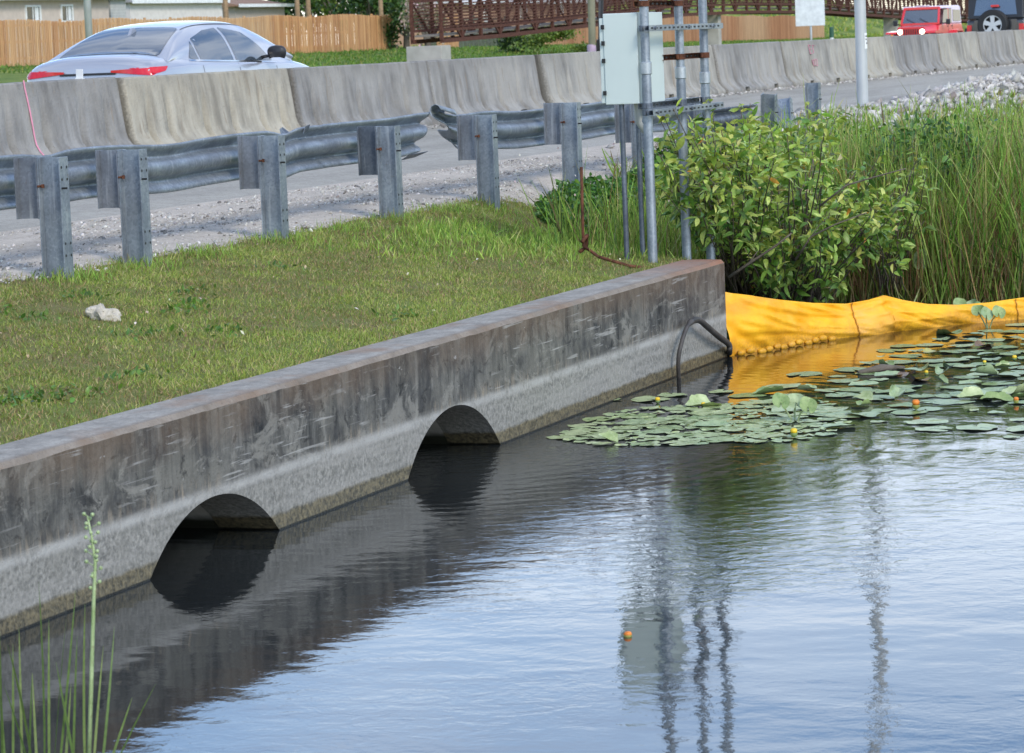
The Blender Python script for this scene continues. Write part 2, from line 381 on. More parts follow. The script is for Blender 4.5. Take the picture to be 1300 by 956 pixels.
# ============================================================ SETTING
PY = [6.2, 6.6, 8.0, 8.65, 9.5, 10.3, 14.0, 15.0, 22, 30, 34, 45, 61, 90, 160, 2500]
PZ = [.63, .68, .86, .945, 1.0, 1.035, 1.2, 1.2, 1.12, .9, .85, 1.25, 2.0, 2.1, 2.1, 2.1]
def zg(X, Y):
    z = float(np.interp(Y, PY, PZ))
    if Y > 34 and X > 142: z -= min(1, (X-142)/70)*.62*min(1, (Y-34)/27)
    if Y > 13: z -= max(0, min(X, 90)-45)*.0018
    if Y > 62: z += 4.6*math.exp(-((X-262)/34)**2-((Y-80)/13)**2)
    if 6.2 < Y < 10: z += .02*(noise.noise((X*1.7, Y*1.7, 3))+.5*noise.noise((X*5, Y*5, 1)))
    if X > 27 and 8.0 < Y < 10.6:      # low windrow of rubble along the shoulder
        z += .42*max(0, math.exp(-((X-43)/6.5)**2)*.9+math.exp(-((X-33)/3.)**2)*.5)*math.exp(-((Y-9.0)/.75)**2)
    if X > 19.75:
        s = max(Y-(6.4+max(0, min(X-19.9, 4))*.22), X-23.7)
        z = min(z, max(-.8, .5*s+.04*noise.noise((X*2, Y*2, 5))))
    return z
def sheet(name, xs, ys, zf, mat, keep=None):
    V = np.array([[(x, y, zf(x, y)) for y in ys] for x in xs]).reshape(-1, 3); ny = len(ys)
    Fq = np.array([(i*ny+j, (i+1)*ny+j, (i+1)*ny+j+1, i*ny+j+1) for i in range(len(xs)-1) for j in range(ny-1) if keep is None or keep((xs[i]+xs[i+1])/2, (ys[j]+ys[j+1])/2)])
    o = npmesh(name, V, Fq, mat, smooth=True); tag(o, kind='structure'); return o
xs = list(np.arange(-40, 8, 4.))+list(np.arange(8, 19.7, .3))+[19.7, 19.8]+list(np.arange(20, 28, .3))+list(np.arange(28, 60, 1.))+list(np.arange(60, 330, 6.))+[340, 400, 600, 1200, 3000]
ys = [-400, -60, -20, -8]+list(np.arange(-2, 6, .5))+[6.2]+list(np.arange(6.4, 10.6, .2))+[11, 12, 13, 14, 15, 18, 22, 26, 30, 34, 40, 45, 50, 55, 61]+list(np.arange(63, 110, 4.))+[130, 160, 300, 800, 2500]
sheet('ground', xs, ys, zg, M['ground'], keep=lambda x, y: y > 6.2 or x > 19.75)
sheet('water', [-60, 0, 10, 20, 30, 60], [-120, -20, 0, 4, 8, 14], lambda x, y: 0., M['water'], keep=lambda x, y: True)
sheet('canal_bed', [-60, 0, 30, 60], [-120, 0, 14], lambda x, y: -1.6, M['bed'])
def zbank(x, y): return max(-.5, min(.6, .6-(x-1.8)*.55, 99))+.03*noise.noise((x, y, 0))
sheet('near_bank', list(np.arange(-12, 4, .8)), list(np.arange(-14, 5.5, .8)), zbank, M['ground'])
def road(name, ya, yb, dz, mat, jit=0., x0=-40, x1=420, step=1.):
    X = list(np.arange(x0, 75, step))+list(np.arange(76, x1, 12.)); rows = [ya]+[y for y in ys if ya+.15 < y < yb-.15]+[yb]
    ny = len(rows)
    V = []
    for x in X:
        for j, y in enumerate(rows):
            yy = y+(jit*(noise.noise((x*.9, 7, 0))+.6*noise.noise((x*3.1, 2, 0))) if j == 0 else 0)
            V.append((x, yy, zg(x, yy)+dz if j else zg(x, yy)-.004))
    Fq = np.array([(i*ny+j, (i+1)*ny+j, (i+1)*ny+j+1, i*ny+j+1) for i in range(len(X)-1) for j in range(ny-1)])
    return tag(npmesh(name, np.array(V), Fq, mat), kind='structure')
road('gravel_shoulder', 8.78, 10.6, .012, M['gravel'], .17, step=.3)
road('paved_shoulder', 10.28, 14.3, .022, M['asph'], .06, step=.4)
road('road', 14.3, 31, .016, M['asph2'])
road('road_edge_line', 15.2, 15.35, .028, M['white'], step=6)
road('road_centre_line', 22.2, 22.35, .028, simple('yellow_road_paint', lin(206, 160, 40), .7), step=6)

# ============================================================ HEADWALL with two culverts
WX0, WX1, WY0, WY1, WZ = 3.0, 19.55, 6.03, 6.34, .67
PIPES = [(11.78, .64, .262), (14.60, .655, .30)]     # centre X, half width at water, rise above water
def build_headwall():
    root = empty('concrete_headwall', ((WX0+WX1)/2, (WY0+WY1)/2, 0), label='long weathered concrete headwall along the canal with two culvert openings', cat='retaining wall')
    def zc(x):   # lower edge of the wall face: arch or below water
        for cx, a, h in PIPES:
            r = (a*a+h*h)/(2*h)
            if abs(x-cx) < r*.999:
                z = (h-r)+math.sqrt(r*r-(x-cx)**2)
                if z > -.25: return z
        return -.25
    X = sorted(set(list(np.round(np.arange(WX0, WX1, .25), 3))+[WX1]+[round(cx+r*math.sin(a), 4) for cx, aa, h in PIPES for r in [(aa*aa+h*h)/(2*h)] for a in np.linspace(-1.35, 1.35, 61) if (h-r)+r*math.cos(a) > -.27]))
    ch = .022; m = MB(); V = []; rows = [None, 'b', .28, .5, WZ-ch]
    for x in X:
        j = .0035*noise.noise((x*4, 0, 0)); jj = .006*noise.noise((x*2.3, 4, 0))+.004*noise.noise((x*11, 4, 0))
        zb = zc(x); V.append([(x, WY0, zb), (x, WY0, max(zb+.004, .30)), (x, WY0+j, .48), (x, WY0+j, WZ-ch+jj), (x, WY0+ch+jj, WZ), (x, WY0+.16, WZ+.003+j), (x, WY1-.012+jj, WZ+j), (x, WY1, WZ-.015), (x, WY1, max(zb, -.25)), ])
    n = len(V[0]); vs = [p for c in V for p in c]
    fs = [(i*n+j, (i+1)*n+j, (i+1)*n+j+1, i*n+j+1) for i in range(len(V)-1) for j in range(n-1)]
    fs += [(i*n+n-1, (i+1)*n+n-1, (i+1)*n, i*n) for i in range(len(V)-1)]    # soffit of opening / underside
    fs += [tuple(range(n)), tuple((len(V)-1)*n+j for j in range(n))[::-1]]
    m.add(vs, fs); w = m.build('wall', M['wall'], None, auto=25)
    w.parent = root; w.matrix_parent_inverse = root.matrix_world.inverted() if False else Matrix.Translation(-root.location)
    pm = NT('pipe_concrete'); p = pm.geo(); x, y, z = pm.sep(p); nn = pm.noise(p, 7, 5, .6); ring = pm.noise(pm.scale(p, (1, 7, 1)), 1, 3)
    c = pm.mix(pm.mr(nn, .3, .7), lin(164, 160, 150), lin(200, 196, 186)); c = pm.mix(pm.mr(ring, .4, .65, 0, .5), c, lin(140, 136, 126))
    c = pm.mix(pm.mr(pm.math('ADD', z, pm.math('MULTIPLY', nn, .03)), .06, .10, 1, 0), c, lin(42, 42, 26))
    pm.fin(c, .85, 0, pm.bump(nn, .01))
    for cx, a, h in PIPES:
        r = (a*a+h*h)/(2*h)+.003; zc0 = h-(a*a+h*h)/(2*h)
        q = MB(); q.lathe([(r, WY0+.03), (r, WY1), (r, 8.2), (r, 16.0), (0.01, 16.02)], (cx, 0, zc0), 'y', 72)
        q.lathe([(r+.08, 16.1), (r+.08, WY1+.02), (r, WY1+.02)], (cx, 0, zc0), 'y', 72)
        o = q.build('culvert_pipe', pm.mat, None, auto=30); o.parent = root; o.matrix_parent_inverse = Matrix.Translation(-root.location)
build_headwall()

def setp(o, root):
    o.parent = root; o.matrix_parent_inverse = Matrix.Translation(-root.location); return o

# ============================================================ GUARDRAILS
WP = [(0, .022), (.008, .014), (.03, .028), (.055, .066), (.066, .080), (.080, .084), (.092, .074), (.102, .046), (.114, .020), (.132, .006), (.155, .001), (.178, .006), (.196, .020), (.208, .046), (.218, .074), (.230, .084), (.244, .080), (.255, .066), (.28, .028), (.302, .014), (.31, .022)]
def wbeam(name, stations, root, mat, shear=lambda x: 0.):
    """stations: (x, y, ztop, scale_depth, twist, scale_h) ; face towards the road"""
    V = []
    for (x, y, zt, sd, tw, sh) in stations:
        for (h, d) in WP:
            dz = (h-.31)*sh; dy = d*sd; x_ = x+((.31-h)/.31)**1.0*shear(x)
            c, s_ = math.cos(tw), math.sin(tw); V.append((x_+.002*noise.noise((x*9, h*9, 0)), y+dy*c-(dz+.155*sh)*s_+.003*noise.noise((x*4, h*8, 3)), zt+dz*c*1.+dy*s_-(.155*sh)*(1-c)*0))
    n = len(WP); fs = [(i*n+j, (i+1)*n+j, (i+1)*n+j+1, i*n+j+1) for i in range(len(stations)-1) for j in range(n-1)]
    m = MB(); m.add(V, fs); o = m.build(name, mat, None, smooth=True)
    sm = o.modifiers.new('thickness', 'SOLIDIFY'); sm.thickness = .004
    return setp(o, root)
def ibeam(m, c, dy, dx, h, tf=.007, tw=.006):
    """I section: flanges face +-Y (width dx), web depth dy, base centre c"""
    x, y, z = c
    for s_ in (-1, 1): m.box((x, y+s_*(dy/2-tf/2), z+h/2), (dx, tf, h), ch=.0015)
    m.box((x, y, z+h/2), (tw, dy-2*tf-.001, h-.001))
def guard_post(x, root, top=1.65, lean=0., blk=True, dark=False, leany=0.):
    y0 = 8.71; zb = .78; h = top-zb
    m = MB(); ibeam(m, (0, 0, 0), .15, .102, h); o = m.build('post', M['galv'], None)
    # holes in the near flange
    hm = MB()
    for dz in (.06, .13, .50, .57):
        for dx in (-.03, .03): hm.lathe([(0.0005, 0), (.0085, 0)], (dx, -.0765, h-dz), 'y', 10)
    for dz in (.1,): hm.lathe([(.006, -.03), (.006, .012)], (-.032, -.0765, h-dz-.08), 'y', 8)
    m.add(hm.v, hm.f, 1); me_ = o.data; bpy.data.objects.remove(o); o = m.build('post', [M['galv'], M['black']], None)
    o.location = (x, y0, zb); o.rotation_euler = (leany, lean, 0); setp(o, root)
    if blk:
        b = MB(); ibeam(b, (0, 0, 0), .15, .102, .355)
        bo = b.build('blockout', M['galvdark'] if dark else M['galvblock'], o); bo.location = (0, .152, h-.362+.008)
        bt = MB(); bt.tube([(-.035, .052, h-.165), (-.035, .088, h-.165)], .006, 8); bt.box((-.035, .05, h-.165), (.022, .01, .022), ch=.002)
        bt.tube([(-.055, .07, h-.165), (-.015, .07, h-.165)], .007, 8)
        bt.build('bolt', M['rust'], o)
    return o
# first guardrail: dented, torn off past its last post
RY = 8.71+.075+.152+.075+.003
root1 = empty('guardrail', (15.1, 8.71, .945), label='dented steel guardrail in front of the barriers whose torn end hangs past its last post', cat='guardrail')
for x, dk in ((12.25, 0), (14.2-.02, 0)): pass
for x, tp, dk in ((11.35, 1.655, 0), (13.25, 1.655, 0), (15.18, 1.655, 0), (16.15, 1.652, 0), (18.10, 1.65, 0), (20.06, 1.632, 1)):
    guard_post(x, root1, tp, dark=bool(dk))
st = []
for x in np.concatenate([np.arange(8, 19.6, .1), np.arange(19.6, 21.70, .04)]):
    sag = .005*math.sin(x*1.3)+.007*noise.noise((x*.9, 0, 0)); zt = 1.665+sag
    dent = .022*noise.noise((x*2.4, 1, 0)); sd = 1.0+.15*noise.noise((x*1.5, 2, 0))
    tw = .03*noise.noise((x*.8, 5, 0)); sh = 1.
    for c0, w0, d0 in ((15.65, .2, .035), (17.2, .5, .03), (18.95, .16, .05), (13.9, .4, .03)):
        g = math.exp(-((x-c0)/w0)**2); dent -= 0; zt -= d0*.7*g; sd *= 1-.35*g; tw += .08*g
    if x > 20.9:
        k = (x-20.9)/.85; zt += .02*k; tw += -.12*k*k; sd *= 1+.2*k; sh = 1-.06*k
    st.append((x, RY+dent, zt, sd, tw, sh))
wbeam('rail', st, root1, M['galv'], lambda x: -.34*max(0, (x-21.0)/.7)**2)
# torn tongue of steel on the top edge, left of the last post and at the end
tm = MB()
for (x0, z0, dx, dz, dy) in ((18.9, 1.655, .16, .022, .05), (19.25, 1.652, .10, .03, -.02)):
    tm.add([(x0, RY, z0-.03), (x0+dx, RY+.01, z0-.02), (x0+dx*.8, RY+dy, z0+dz), (x0+dx*.2, RY+dy*.5, z0+dz*.6)], [(0, 1, 2, 3)])
    o = setp(tm.build('torn_flap', M['galvdark']), root1); o.modifiers.new('t', 'SOLIDIFY').thickness = .004; tm = MB()
tm.add([(21.2, RY+.02, 1.375), (21.5, RY-.01, 1.385), (21.44, RY+.08, 1.345), (21.2, RY+.09, 1.335)], [(0, 1, 2, 3)])
o = setp(tm.build('torn_flap', M['galvdark']), root1); o.modifiers.new('t', 'SOLIDIFY').thickness = .004
# second guardrail
root2 = empty('guardrail', (21.95, 8.71, .945), label='steel guardrail right of the gap, its near end crushed upward, running behind the grey cabinet', cat='guardrail')
for x, tp, ln in ((22.0, 1.64, 0), (23.95, 1.67, .02)): guard_post(x, root2, tp, lean=ln)
for x, tp, ln in ((25.8, 1.6, 0), (27.7, 1.56, 0)): guard_post(x, root2, tp, lean=ln)
st = []
for x in np.concatenate([np.arange(21.84, 22.2, .03), np.arange(22.2, 28.2, .12)]):
    k = max(0, (22.55-x)/.72); zt = 1.63+.012*math.sin(x*2)+.02*noise.noise((x, 0, 0))
    tw = .06*noise.noise((x, 5, 0)); sd = 1.0; sh = 1.; yy = RY+.02*noise.noise((x*2, 1, 0))
    if x > 23.4: zt += -.005*(x-23.4)
    if k > 0:
        tw += .35*k*k; sh = 1-.12*k*k; zt += .045*k**3; sd = 1+.5*k; yy += .05*k
    st.append((x, yy, zt, sd, tw, sh))
wbeam('rail', st, root2, M['galv'], lambda x: .50*max(0, (22.5-x)/.67)**1.2)
cm = MB()     # crumpled nose
nose = []
for i in range(9):
    a = i/8; 
    for j in range(7):
        b = j/6; th = -1.3+b*4.2; rr_ = .05+.015*a; nose.append((21.78+.30*a, RY+.03+rr_*math.cos(th), 1.685-.06*a+rr_*math.sin(th)*1.15))
cm.add(nose, [(i*7+j, (i+1)*7+j, (i+1)*7+j+1, i*7+j+1) for i in range(8) for j in range(6)])
o = setp(cm.build('crumpled_end', M['galv'], smooth=True), root2); o.modifiers.new('t', 'SOLIDIFY').thickness = .005
root3 = empty('guardrail', (30.0, 8.71, .945), label='short stretch of guardrail posts leaning apart beyond the shrub, near the rubble', cat='guardrail')
for x, tp, ln, ly in ((29.9, 1.58, -.22, .1), (30.6, 1.52, .32, -.1), (31.7, 1.62, 0.02, 0.)): guard_post(x, root3, tp, lean=ln, leany=ly, blk=False)
wbeam('rail', [(x, RY+.15, 1.42, 1, .3, .9) for x in np.arange(28.6, 31.2, .2)], root3, M['galvdark'])

# ============================================================ CONCRETE BARRIERS
NB = 15; BX0 = 18.35; BP = 3.93
ordn = ['first', 'second', 'third', 'fourth', 'fifth', 'sixth', 'seventh', 'eighth', 'ninth', 'tenth', 'eleventh', 'twelfth', 'thirteenth']
def barrier_mesh(seed):
    L = BP-.05; m = MB(); H = .80
    prof = [(-.30, 0), (-.30, .07), (-.285, .095), (-.225, .15), (-.185, .205), (-.165, .27), (-.115, .60), (-.085, .785), (-.07, .80)]
    gro = [.42, .85, 1.65, 2.3, 3.0, 3.5]; slots = [(.98, 1.22), (2.68, 2.92)]
    X = sorted(set([0, .02, .05, .1, L-.1, L-.05, L-.02, L]+list(np.round(np.linspace(.1, L-.1, 28), 3))+[g+d for g in gro for d in (-.07, -.045, -.02, 0, .02, .045, .07)]+[s+d for sl in slots for s, d in ((sl[0], 0), (sl[0], .005), (sl[1], -.005), (sl[1], 0))]))
    cols = []
    for x in X:
        e = min(x, L-x); sh = 1-.24*max(0, 1-e/.05)**1.3 if e < .05 else 1
        g = max([0]+[1-abs(x-q)/.07 for q in gro if abs(x-q) < .07]); sl = any(a+.002 < x < b-.002 for a, b in slots)
        c = []
        for (y, z) in prof:
            yy = y*sh+(.04*(1-e/.05) if e < .05 else 0)*(1 if z > .09 else .5); zz = z
            if sl: zz = max(z, .10) if z <= .096 else z
            if g > 0 and .05 < z < .28: yy += .12*min(1, 1.4*g)*(.5 if z < .08 else 1 if z < .22 else .55)
            yy += .004*noise.noise((x*2+seed*9, z*5, seed)); zz += (.004*noise.noise((x*3+seed*7, y, 1)) if z > .7 else 0)
            c.append((x, yy, zz))
        c += [(x, -p[1], p[2]) for p in reversed(c)]; cols.append(c)
    n = len(cols[0])
    m.add([p for c in cols for p in c], [(i*n+j, (i+1)*n+j, (i+1)*n+(j+1) % n, i*n+(j+1) % n) for i in range(len(cols)-1) for j in range(n)]+[tuple(range(n)), tuple((len(cols)-1)*n+j for j in range(n))[::-1]])
    return m
for i in range(NB):
    x0 = BX0+i*BP; dz = -.0018*max(0, x0-45)
    root = empty('concrete_barrier', (x0, 14.30, 1.2+dz), math.radians(.9*(rng.random()-.5)), cat='concrete barrier', group='concrete barrier segments along the road')
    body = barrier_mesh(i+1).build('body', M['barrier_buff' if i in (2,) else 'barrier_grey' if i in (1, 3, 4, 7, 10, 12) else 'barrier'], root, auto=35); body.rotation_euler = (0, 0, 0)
    root.rotation_euler[0] = math.radians(1.6*(rng.random()-.5)); root.rotation_euler[1] = math.radians(.3*(rng.random()-.5)); root.location[1] += .05*(rng.random()-.5)
    if i == 0: root['label'] = 'concrete barrier segment that runs off the left edge of the picture'
    elif i == 1: root['label'] = 'concrete barrier segment at far left with a pink line sprayed down its face'
    elif i == 2: root['label'] = 'clean buff concrete barrier segment in front of the silver sedan doors'
    elif i == 6: root['label'] = 'sixth concrete barrier segment from the left, mostly behind the grey cabinet'
    elif i == 8: root['label'] = 'concrete barrier segment with pink sprayed scribble near its top, below the white sign'
    elif i == 10: root['label'] = 'concrete barrier segment standing in front of the red off-roader'
    elif i == 13: root['label'] = 'concrete barrier segment in front of the dark off-roader with spare wheel'
    elif i == 14: root['label'] = 'last concrete barrier segment, at the right edge of the picture'
    else: root['label'] = '%s concrete barrier segment counted from the left edge of the picture' % ordn[i-1]
    def onface(x, z):   # point on the near face of this segment, local
        pf = [(0, -.30), (.07, -.30), (.095, -.285), (.15, -.225), (.205, -.185), (.27, -.165), (.60, -.115), (.785, -.085)]
        return (x, float(np.interp(z, [a for a, b in pf], [b for a, b in pf]))-.006, z)
    if i == 1:
        q = MB(); L0 = 2.05
        for z0 in np.linspace(.10, .76, 12):
            z1 = z0+.0605; a = onface(L0+.02*math.sin(z0*4), z0); b = onface(L0+.02*math.sin(z1*4), z1)
            q.add([(a[0]-.013, a[1], a[2]), (a[0]+.013, a[1], a[2]), (b[0]+.013, b[1], b[2]), (b[0]-.013, b[1], b[2])], [(0, 1, 2, 3)])
        q.build('paint_line', M['pink'], root)
        r = MB(); r.box((3.22, -.02, .845), (.012, .075, .095), ch=.004); r.box((3.22, -.02, .803), (.05, .08, .008)); r.build('reflector', M['white'], root)
    if i == 8:
        q = MB()
        def stroke(pts, w=.022):
            for (xa, za), (xb, zb) in zip(pts, pts[1:]):
                a, b = onface(xa, za), onface(xb, zb); q.bar(a, b, w, .003)
        stroke([(1.75, .70), (1.62, .72), (1.64, .56), (1.78, .57)]); stroke([(1.64, .64), (1.78, .65)]); stroke([(1.86, .57), (1.88, .71), (2.0, .70)])
        stroke([(1.70, .45), (1.98, .46), (1.95, .34), (1.72, .35), (1.70, .45)]); stroke([(1.84, .46), (1.83, .35)])
        q.build('paint_scribble', M['pink'], root)
    if i == 13:
        r = MB(); r.box((3.6, -.02, .88), (.012, .12, .16), ch=.004); r.box((3.6, -.02, .803), (.05, .08, .008)); r.build('reflector', M['white'], root)

# ============================================================ CABINET ON CONDUITS
M['galvlight'] = m_galv('bright_steel', (158, 166, 172), (186, 192, 196), .35, .5)
def cabinet():
    root = empty('utility_cabinet', (19.6, 6.5, .67), label='pale grey electrical cabinet on three tall galvanised conduits behind the headwall end', cat='electrical cabinet')
    X0, X1, Y0, Y1, Z0, Z1 = 19.42, 19.98, 6.555, 6.80, 1.752, 2.372
    b = MB(); b.box(((X0+X1)/2, (Y0+Y1)/2, (Z0+Z1)/2), (X1-X0, Y1-Y0, Z1-Z0), ch=.006); setp(b.build('box', M['box'], None), root)
    d = MB(); d.box(((X0+X1)/2, Y1+.017, (Z0+Z1)/2-.01), (X1-X0-.02, .03, Z1-Z0-.04), ch=.005); door = setp(d.build('door', M['box']), root)
    for z in (Z0+.08, Z0+.30, Z0+.42, Z0+.53):
        h = MB(); h.box((X0-.004, Y1+.002, z), (.018, .022, .03), ch=.002); o = h.build('hinge', M['black']); setp(o, root)
    cs = [(19.42, 6.50), (20.18, 6.50), (20.75, 6.50)]
    for k, (cx, cy) in enumerate(cs):
        t = MB(); t.tube([(cx, cy, .45), (cx, cy, 1.93-.05*k)], .0335, 20); t.tube([(cx, cy, 1.93-.05*k), (cx, cy, 4.6)], .0315, 20)
        o = setp(t.build('conduit', M['galv'], None, auto=40), root)
        c = MB(); c.lathe([(.0345, 1.95-.05*k), (.0395, 1.955-.05*k), (.0395, 2.03-.05*k), (.0345, 2.035-.05*k)], (cx, cy, 0), 'z', 20); c.build('coupling', M['galvlight'], o, auto=40)
    for z, y, xa, xb, m_ in ((2.262, 6.447, 19.30, 21.0, 'galv'), (2.055, 6.55, 19.95, 20.95, 'rust'), (1.69, 6.447, 19.33, 20.95, 'galv'), (2.43, 6.55, 19.40, 20.35, 'rust'), (1.735, 6.548, 19.42, 20.8, 'galvdark')):
        s_ = MB(); s_.box(((xa+xb)/2, y, z+.018), (xb-xa, .036, .004)); s_.box(((xa+xb)/2, y, z-.018), (xb-xa, .036, .004)); s_.box(((xa+xb)/2, y+(.018 if y > 6.5 else -.018), z), (xb-xa, .004, .034))
        o = setp(s_.build('strut', M[m_], None), root)
        hh = MB()
        for x in np.arange(xa+.06, xb-.03, .095): hh.box((x, y-.0215 if y < 6.5 else y-.005, z), (.035, .003, .012))
        s_.add(hh.v, hh.f, 1); bpy.data.objects.remove(o); o = setp(s_.build('strut', [M[m_], M['black']], None), root)
        for cx, cy in cs:
            if xa-.05 < cx < xb+.05:
                k = MB(); k.lathe([(.036, z-.02), (.038, z-.02), (.038, z+.02), (.036, z+.02)], (cx, cy, 0), 'z', 20); k.box((cx-.05, cy+.0, z), (.03, .012, .03), ch=.002)
                k.lathe([(.0005, -.012), (.012, -.012), (.012, 0)], (cx, y-.018, z), 'y', 8); setp(k.build('clamp', M['rust'] if m_ == 'rust' else M['galvdark']), root)
    for x, y in ((19.46, 6.70), (19.95, 6.75)):
        p = MB(); p.tube([(x, y, .6), (x, y, 1.76)], .018, 12); setp(p.build('leg', M['galvdark'], None, auto=40), root)
    p = MB(); p.tube([(19.58, 6.62, 1.76), (19.58, 6.62, 1.68), (19.58, 6.62, 1.62), (19.65, 6.60, 1.55)], [.03, .03, .022, .02], 12); setp(p.build('cable_gland', M['polepaint'], None, auto=40), root)
cabinet()

# ============================================================ LAMP POST, ROD, ROCK, HOSE, BOOM
lp = empty('lamp_post', (37.4, 9.62, 1.0), label='tall round galvanised pole with a white tag, rising from weeds in front of the barriers', cat='pole')
m = MB(); m.lathe([(.074, -.3), (.074, .3), (.070, 4), (.055, 9)], (0, 0, 0), 'z', 28); m.build('shaft', M['polepaint'], lp, auto=40)
m = MB(); m.lathe([(.16, 0), (.16, .025), (.1, .03)], (0, 0, 0), 'z', 28); m.build('base_plate', M['galv'], lp)
tg = MB(); n = 8
for zz, hh, wa in ((1.02, .2, .9),):
    V = []
    for i in range(n+1):
        a = math.radians(-150+i*90/n+20); V += [(.077*math.cos(a), .077*math.sin(a), zz-hh/2), (.077*math.cos(a), .077*math.sin(a), zz+hh/2)]
    tg.add(V, [(2*i, 2*i+2, 2*i+3, 2*i+1) for i in range(n)])
tg.build('tag', M['white'], lp); 
tg = MB()
for dz, w0, w1 in ((.06, -118, -85), (.02, -118, -100), (-.03, -110, -85)):
    V = []
    for i in range(5):
        a = math.radians(w0+(w1-w0)*i/4); V += [(.0785*math.cos(a), .0785*math.sin(a), 1.02+dz-.008), (.0785*math.cos(a), .0785*math.sin(a), 1.02+dz+.008)]
    tg.add(V, [(2*i, 2*i+2, 2*i+3, 2*i+1) for i in range(4)])
tg.build('tag_mark', M['black'], lp)

p0 = onz(741, 318, .78); p1 = ony(738, 212, p0[1]); p2 = ony(800, 338, 6.5); p3 = ony(760, 326, p0[1]*.6+6.5*.4)
m = MB(); m.tube([tuple(p1), (p0[0], p0[1], .95), tuple(p0+np.array([0, 0, .03])), (p0[0]+.03, p0[1]-.03, p0[2]+.0), tuple(p3), tuple(p2), (p2[0]+.3, 6.42, .64)], .011, 8)
m.tube([(p0[0]-.03, p0[1], p0[2]+.06), (p0[0]+.02, p0[1]-.02, p0[2]+.1), (p0[0]+.05, p0[1], p0[2]+.02), (p0[0], p0[1]+.03, p0[2]-.01)], .014, 8)
tag(m.build('rusty_rod', M['rust'], None, smooth=True), 'bent rusty steel rod sticking out of the grass left of the conduits', 'metal rod')

def stone_templ(sub=2):
    bm = bmesh.new(); bmesh.ops.create_icosphere(bm, subdivisions=sub, radius=1); bm.verts.index_update()
    V = np.array([v.co for v in bm.verts]); Fq = np.array([[v.index for v in f.verts] for f in bm.faces]); bm.free(); return V, Fq
V, Fq = stone_templ(4); V = V.copy()
for i in range(len(V)):
    v = V[i]; d = 1+.38*noise.noise(v*1.3+3)+.22*noise.noise(v*3)+.08*noise.noise(v*8); V[i] = v*d*np.array([.085, .10, .058])
    V[i][2] += .03*(1 if v[1] > 0 else -.3)
rk = onz(131, 381, .93)
o = npmesh('rock', V, Fq, simple('pale_limestone', lin(190, 182, 166), .95, 0, .25, 14, .2, .012), smooth=True); o.location = (rk[0], rk[1], zg(rk[0], rk[1])+.015); o.scale = (.9, .9, .85); o.rotation_euler = (0, 0, .3)
tag(o, 'single lump of pale limestone lying on the lawn', 'rock')

# hose loop in the corner of wall and boom
hp = [onz(863, 478, 0)+np.array([0, 0, -.15]), ony(861, 462, 5.97), ony(865, 436, 5.95), ony(874, 412, 5.95), ony(886, 406, 5.95), ony(897, 414, 5.95), ony(912, 427, 5.96), ony(925, 437, 5.98), ony(926, 446, 6.0), onz(926, 452, -.05)]
P = [Vector(h) for h in hp]; sm = []
for i in range(len(P)-1):
    a, b, c, d = P[max(i-1, 0)], P[i], P[i+1], P[min(i+2, len(P)-1)]
    for k in range(5):
        t = k/5; sm.append(.5*((2*b)+(c-a)*t+(2*a-5*b+4*c-d)*t*t+(3*b-a-3*c+d)*t**3))
sm.append(P[-1]); m = MB(); m.tube(sm, [.014 if i < 16 else .021 for i in range(len(sm))], 12)
tag(m.build('hose', M['hose'], None, smooth=True), 'loop of dirty black hose leaning on the headwall end by the yellow boom', 'hose')

